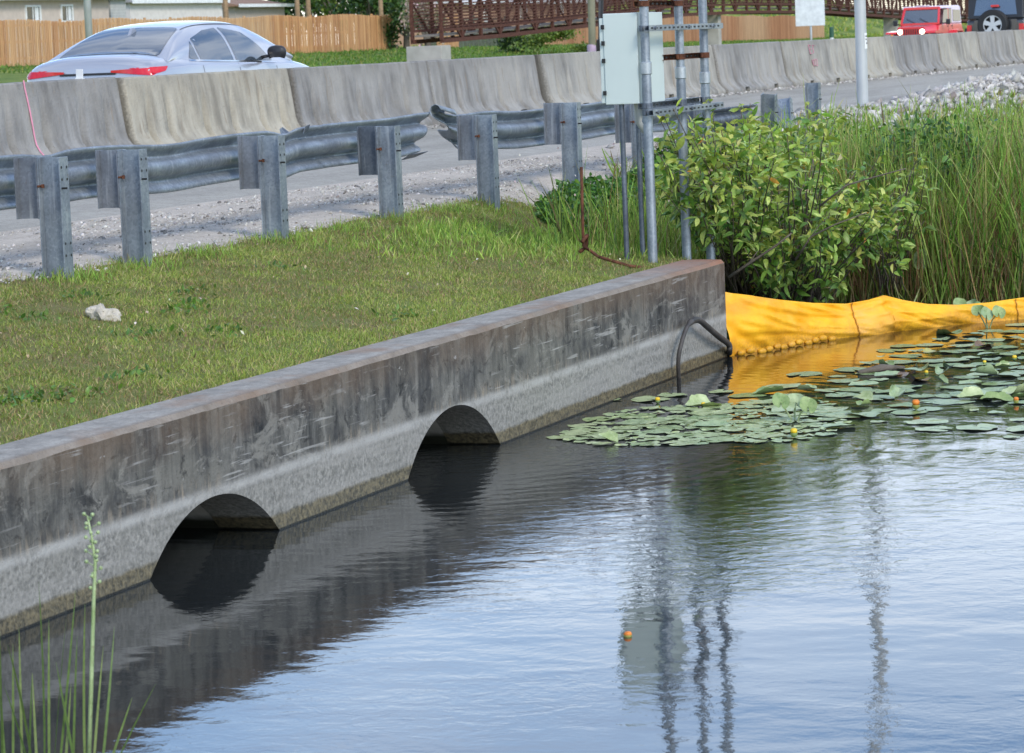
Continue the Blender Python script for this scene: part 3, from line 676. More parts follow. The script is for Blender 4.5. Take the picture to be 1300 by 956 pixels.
# yellow turbidity boom
def boom():
    root = empty('turbidity_barrier', (21, 5.4, 0), label='yellow vinyl turbidity barrier floating from the headwall end across the canal', cat='floating barrier')
    ctl = [((922, 452), (920.5, 365)), ((940, 449), (940, 368)), ((965, 446), (965, 371)), ((1000, 439), (1000, 376)), ((1040, 432), (1040, 380)), ((1080, 427), (1080, 381)), ((1110, 424), (1112, 375)), ((1128, 421), (1130, 369.5)), ((1150, 419), (1150, 376)), ((1180, 416), (1180, 381)), ((1220, 412), (1225, 380)), ((1260, 409), (1262, 378)), ((1300, 405), (1302, 372)), ((1350, 399), (1352, 366)), ((1420, 392), (1424, 364)), ((1520, 384), (1524, 362))]
    B = [onz(b[0], b[1], 0) for b, t in ctl]; Tz = []
    for (b, t), bb in zip(ctl, B):
        r = ray(*t); k = (bb[1]+.06)/r[1]; Tz.append((EYE+r*k)[2])
    n = 260; u = np.linspace(0, len(B)-1, n)
    Bx = np.interp(u, range(len(B)), [b[0] for b in B]); By = np.interp(u, range(len(B)), [b[1] for b in B]); H = np.interp(u, range(len(B)), Tz)
    # smooth heights
    dist = np.concatenate([[0], np.cumsum(np.hypot(np.diff(Bx), np.diff(By)))])
    nv = 34; V = []
    for i in range(n):
        dx, dy = (Bx[min(i+1, n-1)]-Bx[max(i-1, 0)], By[min(i+1, n-1)]-By[max(i-1, 0)]); l = math.hypot(dx, dy); nx, ny = -dy/l, dx/l
        if nx*1+ny*.4 > 0: nx, ny = -nx, -ny        # towards the camera
        for j in range(nv):
            v = j/(nv-1)
            if v <= .86:
                w = v/.86; z = -.06+(H[i]+.06)*w
                pull = .03*math.sin(w*PI)
                s_ = dist[i]
                wr = .030*noise.noise((s_*3.2+w*2.4, w*1.5, 0))*math.sin(w*PI)**.5+.018*noise.noise((s_*7+w*7, w*2, 4))+.05*noise.noise((s_*1.1-w*1.1, w*.6, 9))*math.sin(w*PI)**.7
                diag = sum(am*math.exp(-((w-(w0+sl*s_+.05*noise.noise((s_*2, w0*9, 0))))/wd)**2)*min(1, s_*4)*math.exp(-(s_/1.3)**2) for w0, sl, wd, am in ((.97, -.22, .035, .016), (.86, -.42, .03, .020), (.80, -.12, .03, -.012), (.66, -.30, .035, .018), (.5, -.12, .04, .014), (.35, .05, .03, -.012)))+sum(am*math.exp(-((w-(w0+sl*(s_-1.5)))/wd)**2)*math.exp(-((s_-1.5-of)/.35)**2) for w0, sl, wd, am, of in ((.8, .35, .035, .016, .2), (.6, .2, .035, .018, .3), (.7, -.4, .03, .014, -.25), (.4, -.2, .04, .014, -.3), (.35, .3, .03, .012, .4)))
                crease = -.022*math.exp(-((s_-1.42)/.05)**2)*math.sin(w*PI)+.018*math.exp(-((s_-1.70)/.03)**2)*w
                lip = .05*max(0, (.16-w)/.16)+.02*max(0, .22-w)*(1+noise.noise((s_*6, 0, 0)))
                o_ = pull+wr+diag+crease+lip-.03*w
            else:
                w = (v-.86)/.14; a = w*PI*.95; z = H[i]-.012*(1-math.cos(a))-.02*w; o_ = -.03-.05*math.sin(a*.55)*1.2
            V.append((Bx[i]+nx*o_, By[i]+ny*o_, z))
    Fq = np.array([(i*nv+j, (i+1)*nv+j, (i+1)*nv+j+1, i*nv+j+1) for i in range(n-1) for j in range(nv-1)])
    o = npmesh('curtain', np.array(V), Fq, M['tarp']); setp(o, root); o.modifiers.new('t', 'SOLIDIFY').thickness = .003
    sq = simple('dirty_seam', lin(186, 130, 36), .7, 0, .3, 20)
    for s0 in (1.42, 2.9):
        i = int(np.searchsorted(dist, s0)); P_ = []
        for j in range(1, int(nv*.86)): P_.append(V[i*nv+j])
        off = Vector((-.008, -.005, 0))
        sm_ = MB()
        for a_, b_ in zip(P_, P_[1:]): sm_.bar(Vector(a_)+off, Vector(b_)+off, .010, .004)
        setp(sm_.build('seam', sq), root)
    # row of small floats along the lower edge
    fl = M['tarp']
    for k, s_ in enumerate(np.arange(.12, 1.25, .095)):
        i = int(np.searchsorted(dist, s_)); q = MB(); q.lathe([(.002, -.034), (.016, -.03), (.022, -.01), (.022, .01), (.016, .03), (.002, .034)], (0, 0, 0), 'x', 12)
        f = q.build('float', fl, None, smooth=True); f.rotation_euler = (0, 0, math.atan2(By[i+1]-By[i], Bx[i+1]-Bx[i])); f.location = (Bx[i]-.085, By[i]-.05, .018+.008*math.sin(k*2.1)); setp(f, root)
boom()
# ============================================================ VEGETATION
def cvar(n, stops, jit=.12):
    """random colours along a list of (weight, srgb)"""
    w = np.array([s[0] for s in stops], float); w /= w.sum(); k = rng.choice(len(stops), n, p=w)
    c = np.array([lin(*s[1]) for s in stops])[k]; return c*(1+jit*rng.normal(size=(n, 1)))*(1+.06*rng.normal(size=(n, 3)))
def clean(c): return np.clip(c, .004, .9)
def zgs(P): return np.array([zg(a, b) for a, b in P])
# ---- mown lawn
def lawn():
    n = 300000; x = 8.8+rng.random(n)**.92*15.6; y = 6.33+rng.random(n)*2.75
    keep = []
    patch = np.array([noise.noise((a*1.1, b*1.6, 0))+.6*noise.noise((a*3.7, b*4.2, 2)) for a, b in zip(x, y)])
    dens = np.clip(.95-.42*np.clip(patch-.15, 0, 1)*2, .22, 1); edge = 8.66+.16*np.array([noise.noise((a*.9, 7, 0))+.6*noise.noise((a*3.1, 2, 0)) for a in x]); dens *= np.clip(1.25-(y-edge)/.35, 0.02, 1)**2
    k = rng.random(n) < dens; x, y, patch = x[k], y[k], patch[k]; n = len(x)
    P = np.stack([x, y, zgs(np.stack([x, y], 1))-.004], 1)
    nearwall = np.exp(-(y-6.33)/.25); bright = np.clip((7.3-y)/1.0, 0, 1)
    L = (.014+.024*rng.random(n))*(1+.7*nearwall*rng.random(n)); W = .0016+.0016*rng.random(n)
    D = rnd_dir(n, 1.1); D[:, 2] = np.abs(D[:, 2])+.12
    c1 = cvar(n, [(4, (138, 154, 72)), (2.6, (162, 170, 92)), (1.2, (110, 128, 58)), (1.8, (184, 170, 122))]); c2 = cvar(n, [(3, (116, 126, 66)), (2.3, (156, 138, 100)), (.8, (112, 96, 74)), (2.4, (122, 138, 68)), (1.4, (176, 156, 116))])
    t = np.clip(.60+1.9*patch+.35*rng.normal(size=n)-.34*bright, 0, 1)[:, None]; t = (rng.random((n, 1)) < t)
    col = np.where(t, c2, c1)
    o = foliage('lawn', 'tuft', P, D, rnd_dir(n), L, W, .25*rng.random(n), 0, clean(col), M['grass']); tag(o, 'mown patchy green and brown lawn behind the headwall', 'grass', kind='stuff')
lawn()
# ---- clover-like weeds behind the cabinet legs and wild bright grass
def blob_cover(name, label, cat, cx, cy, rx, ry, h, n, cols, Lr, Wr, kind='leaf', up=.5, mat='leaf'):
    a = rng.random(n)*2*PI; r = np.sqrt(rng.random(n)); x = cx+rx*r*np.cos(a); y = cy+ry*r*np.sin(a)
    top = np.array([h*(max(0, 1-((p-cx)/rx)**2-((q-cy)/ry)**2)**.5)*(.72+.5*noise.noise((p*2.3, q*2.3, 0))) for p, q in zip(x, y)])
    z = zgs(np.stack([x, y], 1))+top*(rng.random(n)**.5)
    return foliage(name, kind, np.stack([x, y, z], 1), rnd_dir(n, up), rnd_dir(n, 1.5), Lr[0]+(Lr[1]-Lr[0])*rng.random(n), Wr[0]+(Wr[1]-Wr[0])*rng.random(n), .3*rng.random(n), .2, clean(cvar(n, cols)), M[mat])
GREENS = [(3, (62, 104, 44)), (2, (84, 128, 52)), (1, (112, 150, 66)), (1, (44, 78, 36))]
o = blob_cover('low_weeds', '', '', 24.3, 8.22, 1.95, .62, .60, 12000, GREENS, (.03, .06), (.010, .02)); tag(o, 'dark green low leafy weeds growing round the guardrail foot by the cabinet', 'weeds', kind='stuff')
o = blob_cover('dry_weeds', '', '', 25.6, 8.35, 1.4, .35, .50, 1600, [(2, (96, 82, 66)), (1, (132, 118, 92)), (1, (78, 96, 52))], (.04, .10), (.002, .005), 'blade', 1.5, 'grass'); tag(o, 'dry brown stalks among the weeds under the guardrail', 'weeds', kind='stuff')
n = 130; P = np.stack([24.3+1.5*rng.normal(size=n)*.6, 8.1+.35*rng.normal(size=n), np.zeros(n)], 1); P[:, 2] = zgs(P[:, :2])+.2+.22*rng.random(n)
o = foliage('weed_flowers', 'chip', P, rnd_dir(n, 2), rnd_dir(n, 0), np.full(n, .022), np.full(n, .010), np.zeros(n), .2, clean(cvar(n, [(1, (236, 232, 226)), (.6, (226, 196, 206))], .03)), M['grass']); tag(o, 'tiny white and pink flowers scattered over the low weeds', 'flowers', kind='stuff')

def strip(name, n, xr, yr, Lr, Wr, cols, label, cat='grass', lean=.35, curl=.5, zoff=0, kind='blade', zf=None, zmax=1.30, cl=None, dens=None):
    x = xr[0]+(xr[1]-xr[0])*rng.random(n); y = yr[0]+(yr[1]-yr[0])*rng.random(n)
    if cl:   # clumped
        k = cl; cx = xr[0]+(xr[1]-xr[0])*rng.random(k); cy = yr[0]+(yr[1]-yr[0])*rng.random(k); j = rng.integers(0, k, n)
        x = .35*x+.65*(cx[j]+.09*rng.normal(size=n)); y = .35*y+.65*(cy[j]+.09*rng.normal(size=n)); x = np.where(rng.random(n) < .8, cx[j]+.08*rng.normal(size=n), x); y = np.where(rng.random(n) < .8, cy[j]+.08*rng.normal(size=n), y)
        lc = (.75+.5*rng.random(k))[j]
    else: lc = 1.
    if dens is not None:
        kk = np.array([dens(a, b) for a, b in zip(x, y)]) > rng.random(n); x, y = x[kk], y[kk]; n = len(x); lc = lc[kk] if cl else 1.
    z = zgs(np.stack([x, y], 1)); z = np.maximum(z, -.05)+zoff
    D = np.stack([lean*rng.normal(size=n), lean*rng.normal(size=n), np.ones(n)], 1)
    L = (Lr[0]+(Lr[1]-Lr[0])*rng.random(n)**1.3)*lc; L = np.minimum(L, np.clip(zmax+.16*rng.normal(size=n)-.06*np.abs(y-7)*0-z, .12, 9)); W = Wr[0]+(Wr[1]-Wr[0])*rng.random(n)
    o = foliage(name, kind, np.stack([x, y, z], 1), D, rnd_dir(n), L, W, curl*(rng.random(n)**1.5)*rng.choice([-1, 1], n), 0, clean(cvar(n, cols, .2)), M['grass'])
    return tag(o, label, cat, kind='stuff')
BR = [(3, (130, 160, 70)), (2, (158, 180, 88)), (1, (102, 134, 56)), (.5, (184, 180, 120))]
land = lambda a, b: 1. if (a < 19.85 and b > 6.4) or (a > 19.85 and max(b-(6.4+max(0, min(a-19.9, 4))*.22), a-23.7) > .02) else 0.
strip('bright_grass', 17000, (17.6, 24.2), (6.45, 8.3), (.03, .11), (.002, .0045), BR, 'bright green longer grass between the lawn and the conduits', lean=.4, dens=lambda a, b: land(a, b)*min(1, max(0, (a-17.2-(8.3-b)*.55)/2.2))**1.2, cl=420)
strip('tall_grass', 5200, (20.4, 24.2), (6.5, 7.5), (.2, .48), (.003, .006), BR+[(1, (170, 170, 96))], 'tall bright grass standing behind the three conduits', lean=.2, dens=lambda a, b: land(a, b)*min(1, max(.15, (a-20.6)/1.5)), cl=300)
OLV = [(3, (122, 150, 66)), (3, (152, 176, 86)), (1.5, (140, 176, 76)), (2, (90, 110, 52)), (1.8, (172, 164, 112)), (.9, (136, 110, 82))]
# bank vegetation to the right of the wall: reeds rising out of the water's edge
strip('reeds', 11500, (23.35, 26.2), (2.4, 7.1), (.55, 1.30), (.0028, .007), OLV+[(1.5, (76, 122, 44))], 'dense green reeds rising from the water edge behind the yellow boom', 'reeds', lean=.2, curl=.7, cl=800)
strip('reeds', 3600, (23.3, 24.4), (2.4, 7.1), (.35, .95), (.002, .0042), [(3, (132, 98, 74)), (2, (158, 128, 94)), (2, (96, 78, 58)), (1, (110, 116, 66))], 'dead brown reed stems standing low among the green reeds', 'reeds', lean=.13, curl=.15, cl=260)
strip('tall_grass', 2600, (21.2, 23.6), (6.7, 7.9), (.3, .8), (.003, .006), OLV, 'olive grass under the leafy shrub beside the headwall end', lean=.25, cl=160, dens=land)
strip('wild_grass', 16000, (25.5, 41), (5.4, 9.0), (.22, .58), (.004, .0085), OLV+[(3, (124, 160, 62))], 'tangled wild grass on the bank between the reeds and the rubble', lean=.42, curl=.9, zmax=1.08, cl=620, dens=lambda a, b: 1 if b < 8.9-(.3 if a > 36 else 0) else .2)
strip('wild_grass', 5000, (26, 52), (.5, 5.6), (.3, .62), (.005, .01), OLV+[(3, (124, 160, 62))], 'wild grass continuing along the bank towards the right edge', lean=.3, curl=.7, cl=300)
strip('wild_grass', 4000, (40, 60), (5.4, 8.6), (.25, .45), (.006, .012), OLV+[(2, (124, 160, 62))], 'far wild grass below the rubble pile', lean=.4, curl=.8, zmax=1.0, cl=260)
o = blob_cover('bank_weeds', '', '', 27.5, 6.2, 3.6, 2.6, .75, 9000, [(3, (98, 134, 58)), (2, (126, 158, 74)), (2, (72, 104, 50)), (1, (160, 170, 92))], (.05, .11), (.007, .016)); tag(o, 'broad-leaved weeds mixed into the wild grass on the bank', 'weeds', kind='stuff')
o = blob_cover('bank_weeds', '', '', 24.6, 5.9, .8, .7, 1.15, 2600, [(3, (58, 92, 50)), (2, (80, 116, 60)), (1, (104, 140, 66))], (.05, .10), (.010, .020)); tag(o, 'dark green leafy weeds right of the shrubs among the reeds', 'weeds', kind='stuff')
# long arching dry-tipped blades at the top of the bank
n = 200; y = 6.0+2.2*rng.random(n); x = 25.5+4*rng.random(n); P = np.stack([x, y, zgs(np.stack([x, y], 1))], 1)
D = np.stack([.5*rng.normal(size=n), .5*rng.normal(size=n), np.ones(n)], 1)
tag(foliage('arching_grass', 'blade', P, D, rnd_dir(n), .5+.35*rng.random(n), .006+.004*rng.random(n), 1.1*rng.random(n), 0, clean(cvar(n, [(2, (150, 172, 84)), (1, (120, 150, 70)), (1, (178, 168, 116))])), M['grass']), 'long arching grass blades above the shrub on the bank', 'grass', kind='stuff')

strip('tall_grass', 4200, (22.0, 24.4), (5.2, 7.6), (.4, 1.05), (.0025, .0055), BR+OLV, 'bright grass growing up through the shrubs behind the boom', lean=.22, curl=.5, cl=240, dens=lambda a, b: 1. if land(a, b) else 0)
strip('shore_grass', 5200, (22.4, 24.1), (4.2, 7.5), (.18, .5), (.0025, .005), OLV+[(2, (150, 140, 96))], 'short olive and straw grass along the waterline behind the yellow boom', lean=.3, curl=.6, cl=300, dens=lambda a, b: 1. if land(a, b) else (.5 if a > 23.2 else 0))
# ---- leafy shrubs
def shrub(label, base, tips, nl, Lr, cols, stem_r=.018, seed=1):
    rs = random.Random(seed)
    root = empty('leafy_shrub', tuple(base), label=label, cat='shrub', group=None)
    m = MB(); P = []; D = []; C = []; Ls = []
    for tp in tips:
        tp = Vector(tp); b = Vector(base)+Vector((rs.uniform(-.18, .18), rs.uniform(-.12, .12), 0))
        mid = b.lerp(tp, .5)+Vector((rs.uniform(-.1, .1), rs.uniform(-.1, .1), rs.uniform(-.02, .22)))
        pts = [((1-t)**2)*b+2*t*(1-t)*mid+t*t*tp for t in np.linspace(0, 1, 9)]
        for i in range(1, 8): pts[i] = pts[i]+Vector((rs.uniform(-1, 1), rs.uniform(-1, 1), rs.uniform(-1, 1)))*.014
        m.tube(pts, list(np.linspace(stem_r*rs.uniform(.4, .7), .0028, 9)), 6)
        k = nl
        for i in range(k):
            t = 1-abs(rs.gauss(0, .2)); t = max(.25, min(1, t)); q = ((1-t)**2)*b+2*t*(1-t)*mid+t*t*tp
            dr = Vector((rs.gauss(0, 1), rs.gauss(0, 1), rs.gauss(.25, .7))).normalized()
            tw = q+dr*rs.uniform(.0, .11)
            if rs.random() < .25: m.tube([q, tw+Vector((0, 0, .001))], [.0025, .0018], 4, cap=False)
            for w in range(rs.choice((1, 2, 3))):
                d2 = (dr*.6+Vector((rs.gauss(0, 1), rs.gauss(0, 1), rs.gauss(.1, .6)))).normalized()
                P.append(tw); D.append(d2); C.append(t); Ls.append(rs.uniform(*Lr)*(1.0 if t < .93 else .8))
    n = len(P); P = np.array(P); D = np.array(D); t = np.array(C); zrel = (P[:, 2]-base[2])/1.4
    young = (rng.random(n) < np.clip((t-.75)*2.2+.3*zrel, .08, .75))[:, None]
    col = np.where(young, cvar(n, [(3, (160, 180, 86)), (2, (188, 198, 110)), (1, (138, 164, 72))]), cvar(n, cols)); col = np.where(rng.random((n, 1)) < .012, cvar(n, [(1, (206, 148, 70)), (1, (196, 176, 140))]), col)
    N = rnd_dir(n, 1.4)
    m.build('branches', M['bark'], None, smooth=True); br = bpy.context.scene.collection.objects[-1]; setp(br, root)
    lo = foliage('leaves', 'leaf', P, D, N, np.array(Ls), np.array(Ls)*rng.uniform(.15, .22, n), rng.uniform(.1, .75, n), .28, clean(col), M['leaf']); setp(lo, root)
    return root
def tips_in(poly, n, Yr, seed):
    """tips spread in depth behind an outline of the crown as it stands on the bank"""
    rs = random.Random(seed); out = []
    from mathutils.geometry import intersect_point_tri_2d
    xs_ = [p[0] for p in poly]; ys_ = [p[1] for p in poly]
    def inside(x, y):
        c = False
        for (x1, y1), (x2, y2) in zip(poly, poly[1:]+poly[:1]):
            if (y1 > y) != (y2 > y) and x < (x2-x1)*(y-y1)/(y2-y1)+x1: c = not c
        return c
    while len(out) < n:
        x, y = rs.uniform(min(xs_), max(xs_)), rs.uniform(min(ys_), max(ys_))
        if inside(x, y):
            r = ray(x, y); dep = rs.uniform(*Yr); t = dep/math.hypot(r[0], r[1]); out.append(EYE+r*t)
    return out
DG = [(3, (100, 136, 62)), (3, (122, 156, 72)), (1.3, (74, 106, 52)), (2.2, (146, 172, 86))]
def gnd(p): p = np.array(p, float); p[2] = zg(p[0], p[1])-.03; return p
b1 = gnd(onz(1000, 352, .25))
d1 = math.hypot(b1[0], b1[1])
shrub('broad glossy-leaved shrub leaning over the yellow boom beside the headwall end', b1, tips_in([(850, 150), (905, 135), (950, 120), (985, 140), (1012, 112), (1050, 140), (1095, 165), (1150, 205), (1180, 240), (1120, 290), (1070, 358), (985, 362), (930, 356), (918, 250)], 122, (21.4, 24.8), 3), 15, (.07, .125), DG, seed=3)
b2 = gnd(onz(948, 345, .3))
shrub('thin-branched shrub reaching left across the conduits with yellow-green leaf tips', b2, tips_in([(832, 165), (850, 130), (905, 128), (960, 150), (985, 200), (940, 260), (880, 275), (842, 250)], 78, (20.2, 21.9), 5), 13, (.075, .125), DG, .014, seed=8)
b3 = onz(1040, 330, .5)
shrub('slender shrub shoot rising above the bank with a few rust-coloured leaves on top', gnd(b3+np.array([.6, .2, .1])), tips_in([(1005, 118), (1022, 104), (1040, 108), (1045, 130), (1030, 190), (1010, 200)], 7, (d1+.5, d1+.9), 6), 9, (.07, .11), DG, .012, seed=4)
b4 = gnd(onz(1130, 350, .2))
shrub('low sprawling shrub with pale leaf rosettes in front of the reeds', b4, tips_in([(1085, 215), (1130, 190), (1170, 205), (1188, 235), (1170, 300), (1130, 340), (1080, 345)], 30, (22.6, 24.6), 9), 8, (.06, .11), DG, .012, seed=6)

# bare grey limbs showing low in the broad shrub
bs = [o for o in bpy.data.objects if o.name == 'leafy_shrub'][0]
for pl, r0 in (([(926, 352), (950, 335), (985, 312), (1005, 296)], .013), ([(1010, 330), (1030, 300), (1060, 285), (1100, 270)], .009), ([(960, 250), (925, 215), (895, 178), (872, 160)], .008), ([(1040, 262), (1075, 235), (1120, 222), (1150, 214)], .008)):
    pts = []
    for k, (x, y) in enumerate(pl):
        r = ray(x, y); pts.append(EYE+r*((21.75-.05*k)/math.hypot(r[0], r[1])))
    m = MB(); m.tube(pts, list(np.linspace(r0, r0*.45, len(pts))), 8); m.tube([pts[1], pts[1]+np.array([.05, -.06, .09])], [r0*.5, r0*.2], 6); setp(m.build('limb', M['bark'], smooth=True), bs)
# low weeds dotted in the lawn
P = []; 
for k in range(26):
    cx, cy = 9.5+12*rng.random(), 6.5+2.0*rng.random(); q = 46; P.append(np.stack([cx+.11*rng.normal(size=q), cy+.06*rng.normal(size=q), np.zeros(q)], 1))
P = np.vstack(P); P[:, 2] = zgs(P[:, :2])+.006; n = len(P)
tag(foliage('lawn_weeds', 'leaf', P, rnd_dir(n, .5), rnd_dir(n, 1.8), .02+.03*rng.random(n), .006+.006*rng.random(n), .3*rng.random(n), .2, clean(cvar(n, [(3, (82, 116, 48)), (2, (104, 138, 60)), (1, (66, 92, 44))])), M['leaf']), 'small dark green weeds dotted through the lawn', 'weeds', kind='stuff')
n = 260; P = np.stack([9.5+12*rng.random(n), 6.45+2.2*rng.random(n), np.zeros(n)], 1); P[:, 2] = zgs(P[:, :2])+.012
tag(foliage('leaf_litter', 'chip', P, rnd_dir(n, .1), rnd_dir(n, 1.5), .012+.02*rng.random(n), .004+.005*rng.random(n), .3*rng.random(n), .3, clean(cvar(n, [(2, (196, 180, 150)), (1, (224, 220, 208)), (1, (150, 120, 88))])), M['grass']), 'dry leaf scraps and pale bits lying on the lawn', 'litter', kind='stuff')
n = 2600; x = 12+12*rng.random(n); k = rng.integers(0, 9, n); px_ = np.array([15.15, 16.1, 18.05, 20.0, 21.95, 23.9, 16.9, 19.1, 21.0])[k]; P = np.stack([px_+.16*rng.normal(size=n), 8.62+.09*rng.normal(size=n), np.zeros(n)], 1); P[:, 2] = zgs(P[:, :2])
tag(foliage('post_grass', 'blade', P, np.stack([.4*rng.normal(size=n), .4*rng.normal(size=n), np.ones(n)], 1), rnd_dir(n), .03+.07*rng.random(n), .0015+.0015*rng.random(n), .6*rng.random(n), 0, clean(cvar(n, BR+OLV)), M['grass']), 'unmown grass tufts round the feet of the guardrail posts', 'grass', kind='stuff')
# ---- big arrow-shaped aquatic leaves by the reeds
def disc_leaf(name, root, c, nrm, up, rx, ry, mat, notch=True, cup=.12, n=40):
    nrm = Vector(nrm).normalized(); up = Vector(up); up = (up-nrm*up.dot(nrm)).normalized(); sd = up.cross(nrm)
    V = [Vector(c)]; R = 3
    for k in range(1, R+1):
        for i in range(n):
            a = 2*PI*i/n; r = 1.
            if notch:
                dd = abs((a-1.5*PI+PI) % (2*PI)-PI); r = 1-.80*math.exp(-(dd/.14)**2)
            r *= k/R; x, y = rx*r*math.cos(a), ry*r*math.sin(a); q = cup*rx*(k/R)**2*(1+.6*math.sin(3*a+1)); V.append(Vector(c)+sd*x+up*y+nrm*(q+.12*rx*abs(math.cos(a))*r))
    fs = [(0, 1+i, 1+(i+1) % n) for i in range(n)]+[(1+(k-1)*n+i, 1+k*n+i, 1+k*n+(i+1) % n, 1+(k-1)*n+(i+1) % n) for k in range(1, R) for i in range(n)]
    m = MB(); m.add(V, fs); o = m.build(name, mat, None, smooth=True, fixn=False); 
    if root: setp(o, root)
    return o
PADA = m_pad('lily_leaf', (112, 134, 76), (158, 172, 112)); PADB = m_pad('blue_green_leaf', (132, 150, 104), (172, 184, 138)); PADC = m_pad('old_yellow_leaf', (140, 140, 70), (176, 168, 92))
PADD = m_pad('pale_green_leaf', (146, 160, 106), (186, 194, 146)); PADE = m_pad('brown_leaf', (96, 70, 48), (136, 108, 70))
viewdir = Vector((-.93, -.3, .1))
rr = empty('aquatic_plant', tuple(onz(1292, 378, .05)), label='plant with large heart-shaped blue-green leaves standing at the right edge among the reeds', cat='aquatic plant')
for (px, py, s_, tilt) in ((1283, 306, .085, .3), (1296, 332, .095, -.3), (1264, 352, .06, .5), (1170, 330, .07, .6)):
    Y0 = 5.1 if px > 1200 else 5.6; 
    c = ony(px, py, Y0); disc_leaf('leaf', rr, c, viewdir+Vector((0, tilt, .25)), (0, .3*tilt, 1), s_, s_*1.25, PADB)
    q = MB(); q.tube([tuple(c), (c[0]+.03, c[1], (c[2]+0)/2), (rr.location[0]+(.0 if px > 1200 else -.2), c[1]-.02, -.02)], .006, 6); setp(q.build('stalk', PADD), rr)

# ---- lily pads: each one its own thing, kinds differ
def pad_proto(kind, mat, rx, fold=0, lift=0, seed=0):
    rs = random.Random(seed); n = 36; R = 4; V = [(0, 0, .003+lift)]
    for k in range(1, R+1):
        for i in range(n):
            a = 2*PI*i/n; dd = abs((a-1.5*PI+PI) % (2*PI)-PI); r = (1-.82*math.exp(-(dd/.12)**2))*k/R*(1+.07*math.sin(3*a+seed)+.05*math.sin(7*a+2*seed)+.03*math.sin(13*a+seed))
            x, y = rx*r*math.cos(a), rx*1.12*r*math.sin(a)
            z = .003+.0015*math.sin(4*a+seed)*k/R+.004*max(0, math.sin(2*a+seed*1.7))*(k/R)**3
            if fold: 
                th = fold*min(1.6, abs(x)/rx)*(1 if x > 0 else .45); z += abs(x)*math.sin(th)*1.0; x *= math.cos(th); z += .10*rx*(y/rx)*(1 if fold > .5 else 0)
            V.append((x, y, z+lift))
    fs = [(0, 1+i, 1+(i+1) % n) for i in range(n)]+[(1+(k-1)*n+i, 1+k*n+i, 1+k*n+(i+1) % n, 1+(k-1)*n+(i+1) % n) for k in range(1, R) for i in range(n)]
    m = MB(); m.add(V, fs); o = m.build('lily_pad', mat, None, smooth=True, fixn=False)
    return o
lab = {
 'flat': 'flat notched green lily pad floating in the lily patch', 'pale': 'pale yellow-green lily pad floating flat in the lily patch', 'frag': 'small pale pad among the crowded fragments at the left tip of the lily patch',
 'curl': 'lily pad with one edge curled up out of the water', 'fold': 'half-folded blue-green lily leaf raised above the floating pads', 'blue': 'blue-green lily pad lying flat and reflecting the sky', 'old': 'yellowing old lily pad in the patch', 'brown': 'brown withered lily pad in the patch'}
protos = {'flat': [pad_proto('flat', PADA, .10, seed=1), pad_proto('flat', PADA, .12, seed=2)], 'pale': [pad_proto('pale', PADD, .10, seed=3), pad_proto('pale', PADD, .085, seed=13)], 'frag': [pad_proto('frag', PADD, .05, seed=4), pad_proto('frag', PADD, .035, seed=14)],
 'curl': [pad_proto('curl', PADA, .12, .55, seed=5), pad_proto('curl', PADD, .11, .7, seed=15)], 'fold': [pad_proto('fold', PADB, .115, 1.15, .03, seed=6), pad_proto('fold', PADA, .10, 1.0, .02, seed=16)], 'blue': [pad_proto('blue', PADB, .125, seed=7), pad_proto('blue', PADB, .10, .25, seed=17)], 'old': [pad_proto('old', PADC, .10, .3, seed=8)], 'brown': [pad_proto('brown', PADE, .08, .6, seed=9)]}
used = {}; placed = []
def put_pad(kind, px, py, sc=1., up=False, rz=None):
    pl = protos[kind]; pr = pl[rng.integers(len(pl))]; first = pr.name not in used
    o = pr if first else pr.copy()
    if not first: COL.objects.link(o)
    used[pr.name] = 1
    P = onz(px, py, 0); o.location = (P[0], P[1], .0+.003*rng.random()); o.scale = (sc, sc, sc)
    o.rotation_euler = (0, 0, rng.random()*6.28 if rz is None else rz)
    if up: o.scale = (sc*.62, sc*.62, sc*.62); o.rotation_euler = (rng.normal()*.16, rng.normal()*.15-.05, o.rotation_euler[2]); o.location[2] += .02*sc
    tag(o, lab[kind], 'lily pad', 'lily pads, '+kind); placed.append((px, py)); return o
def inpoly(poly, x, y):
    c = False
    for (x1, y1), (x2, y2) in zip(poly, poly[1:]+poly[:1]):
        if (y1 > y) != (y2 > y) and x < (x2-x1)*(y-y1)/(y2-y1)+x1: c = not c
    return c
def scatter(poly, n, kinds, smin, scr=(.8, 1.2), aspect=3.2, tries=9000):
    ks = list(kinds); w = np.array([kinds[k] for k in ks], float); w /= w.sum(); cnt = 0
    x0, x1 = min(p[0] for p in poly), max(p[0] for p in poly); y0, y1 = min(p[1] for p in poly), max(p[1] for p in poly)
    for _ in range(tries):
        if cnt >= n: break
        x, y = x0+(x1-x0)*rng.random(), y0+(y1-y0)*rng.random()
        if not inpoly(poly, x, y) or any(((x-a)**2+((y-b)*aspect)**2) < smin**2 for a, b in placed): continue
        k = ks[rng.choice(len(ks), p=w)]; put_pad(k, x, y, scr[0]+(scr[1]-scr[0])*rng.random(), up=k in ('fold',) or (k in ('curl', 'old') and rng.random() < .5)); cnt += 1
left = [(703, 558), (740, 540), (790, 522), (850, 516), (930, 512), (1010, 508), (1060, 512), (1075, 530), (1060, 552), (1010, 560), (930, 562), (850, 566), (780, 566), (730, 562)]
scatter(left, 34, {'flat': 1, 'pale': 2, 'blue': 1.2, 'curl': .6, 'fold': .2, 'old': .2}, 30, (.55, .95))
scatter(left, 165, {'frag': 4, 'pale': 1.2}, 11, (.6, 1.3))
mid = [(920, 512), (960, 498), (1060, 492), (1170, 496), (1215, 505), (1180, 522), (1075, 535), (1020, 528)]
scatter(mid, 26, {'flat': 1.5, 'blue': 2, 'pale': 1, 'fold': .6, 'curl': .7}, 25, (.65, .95))
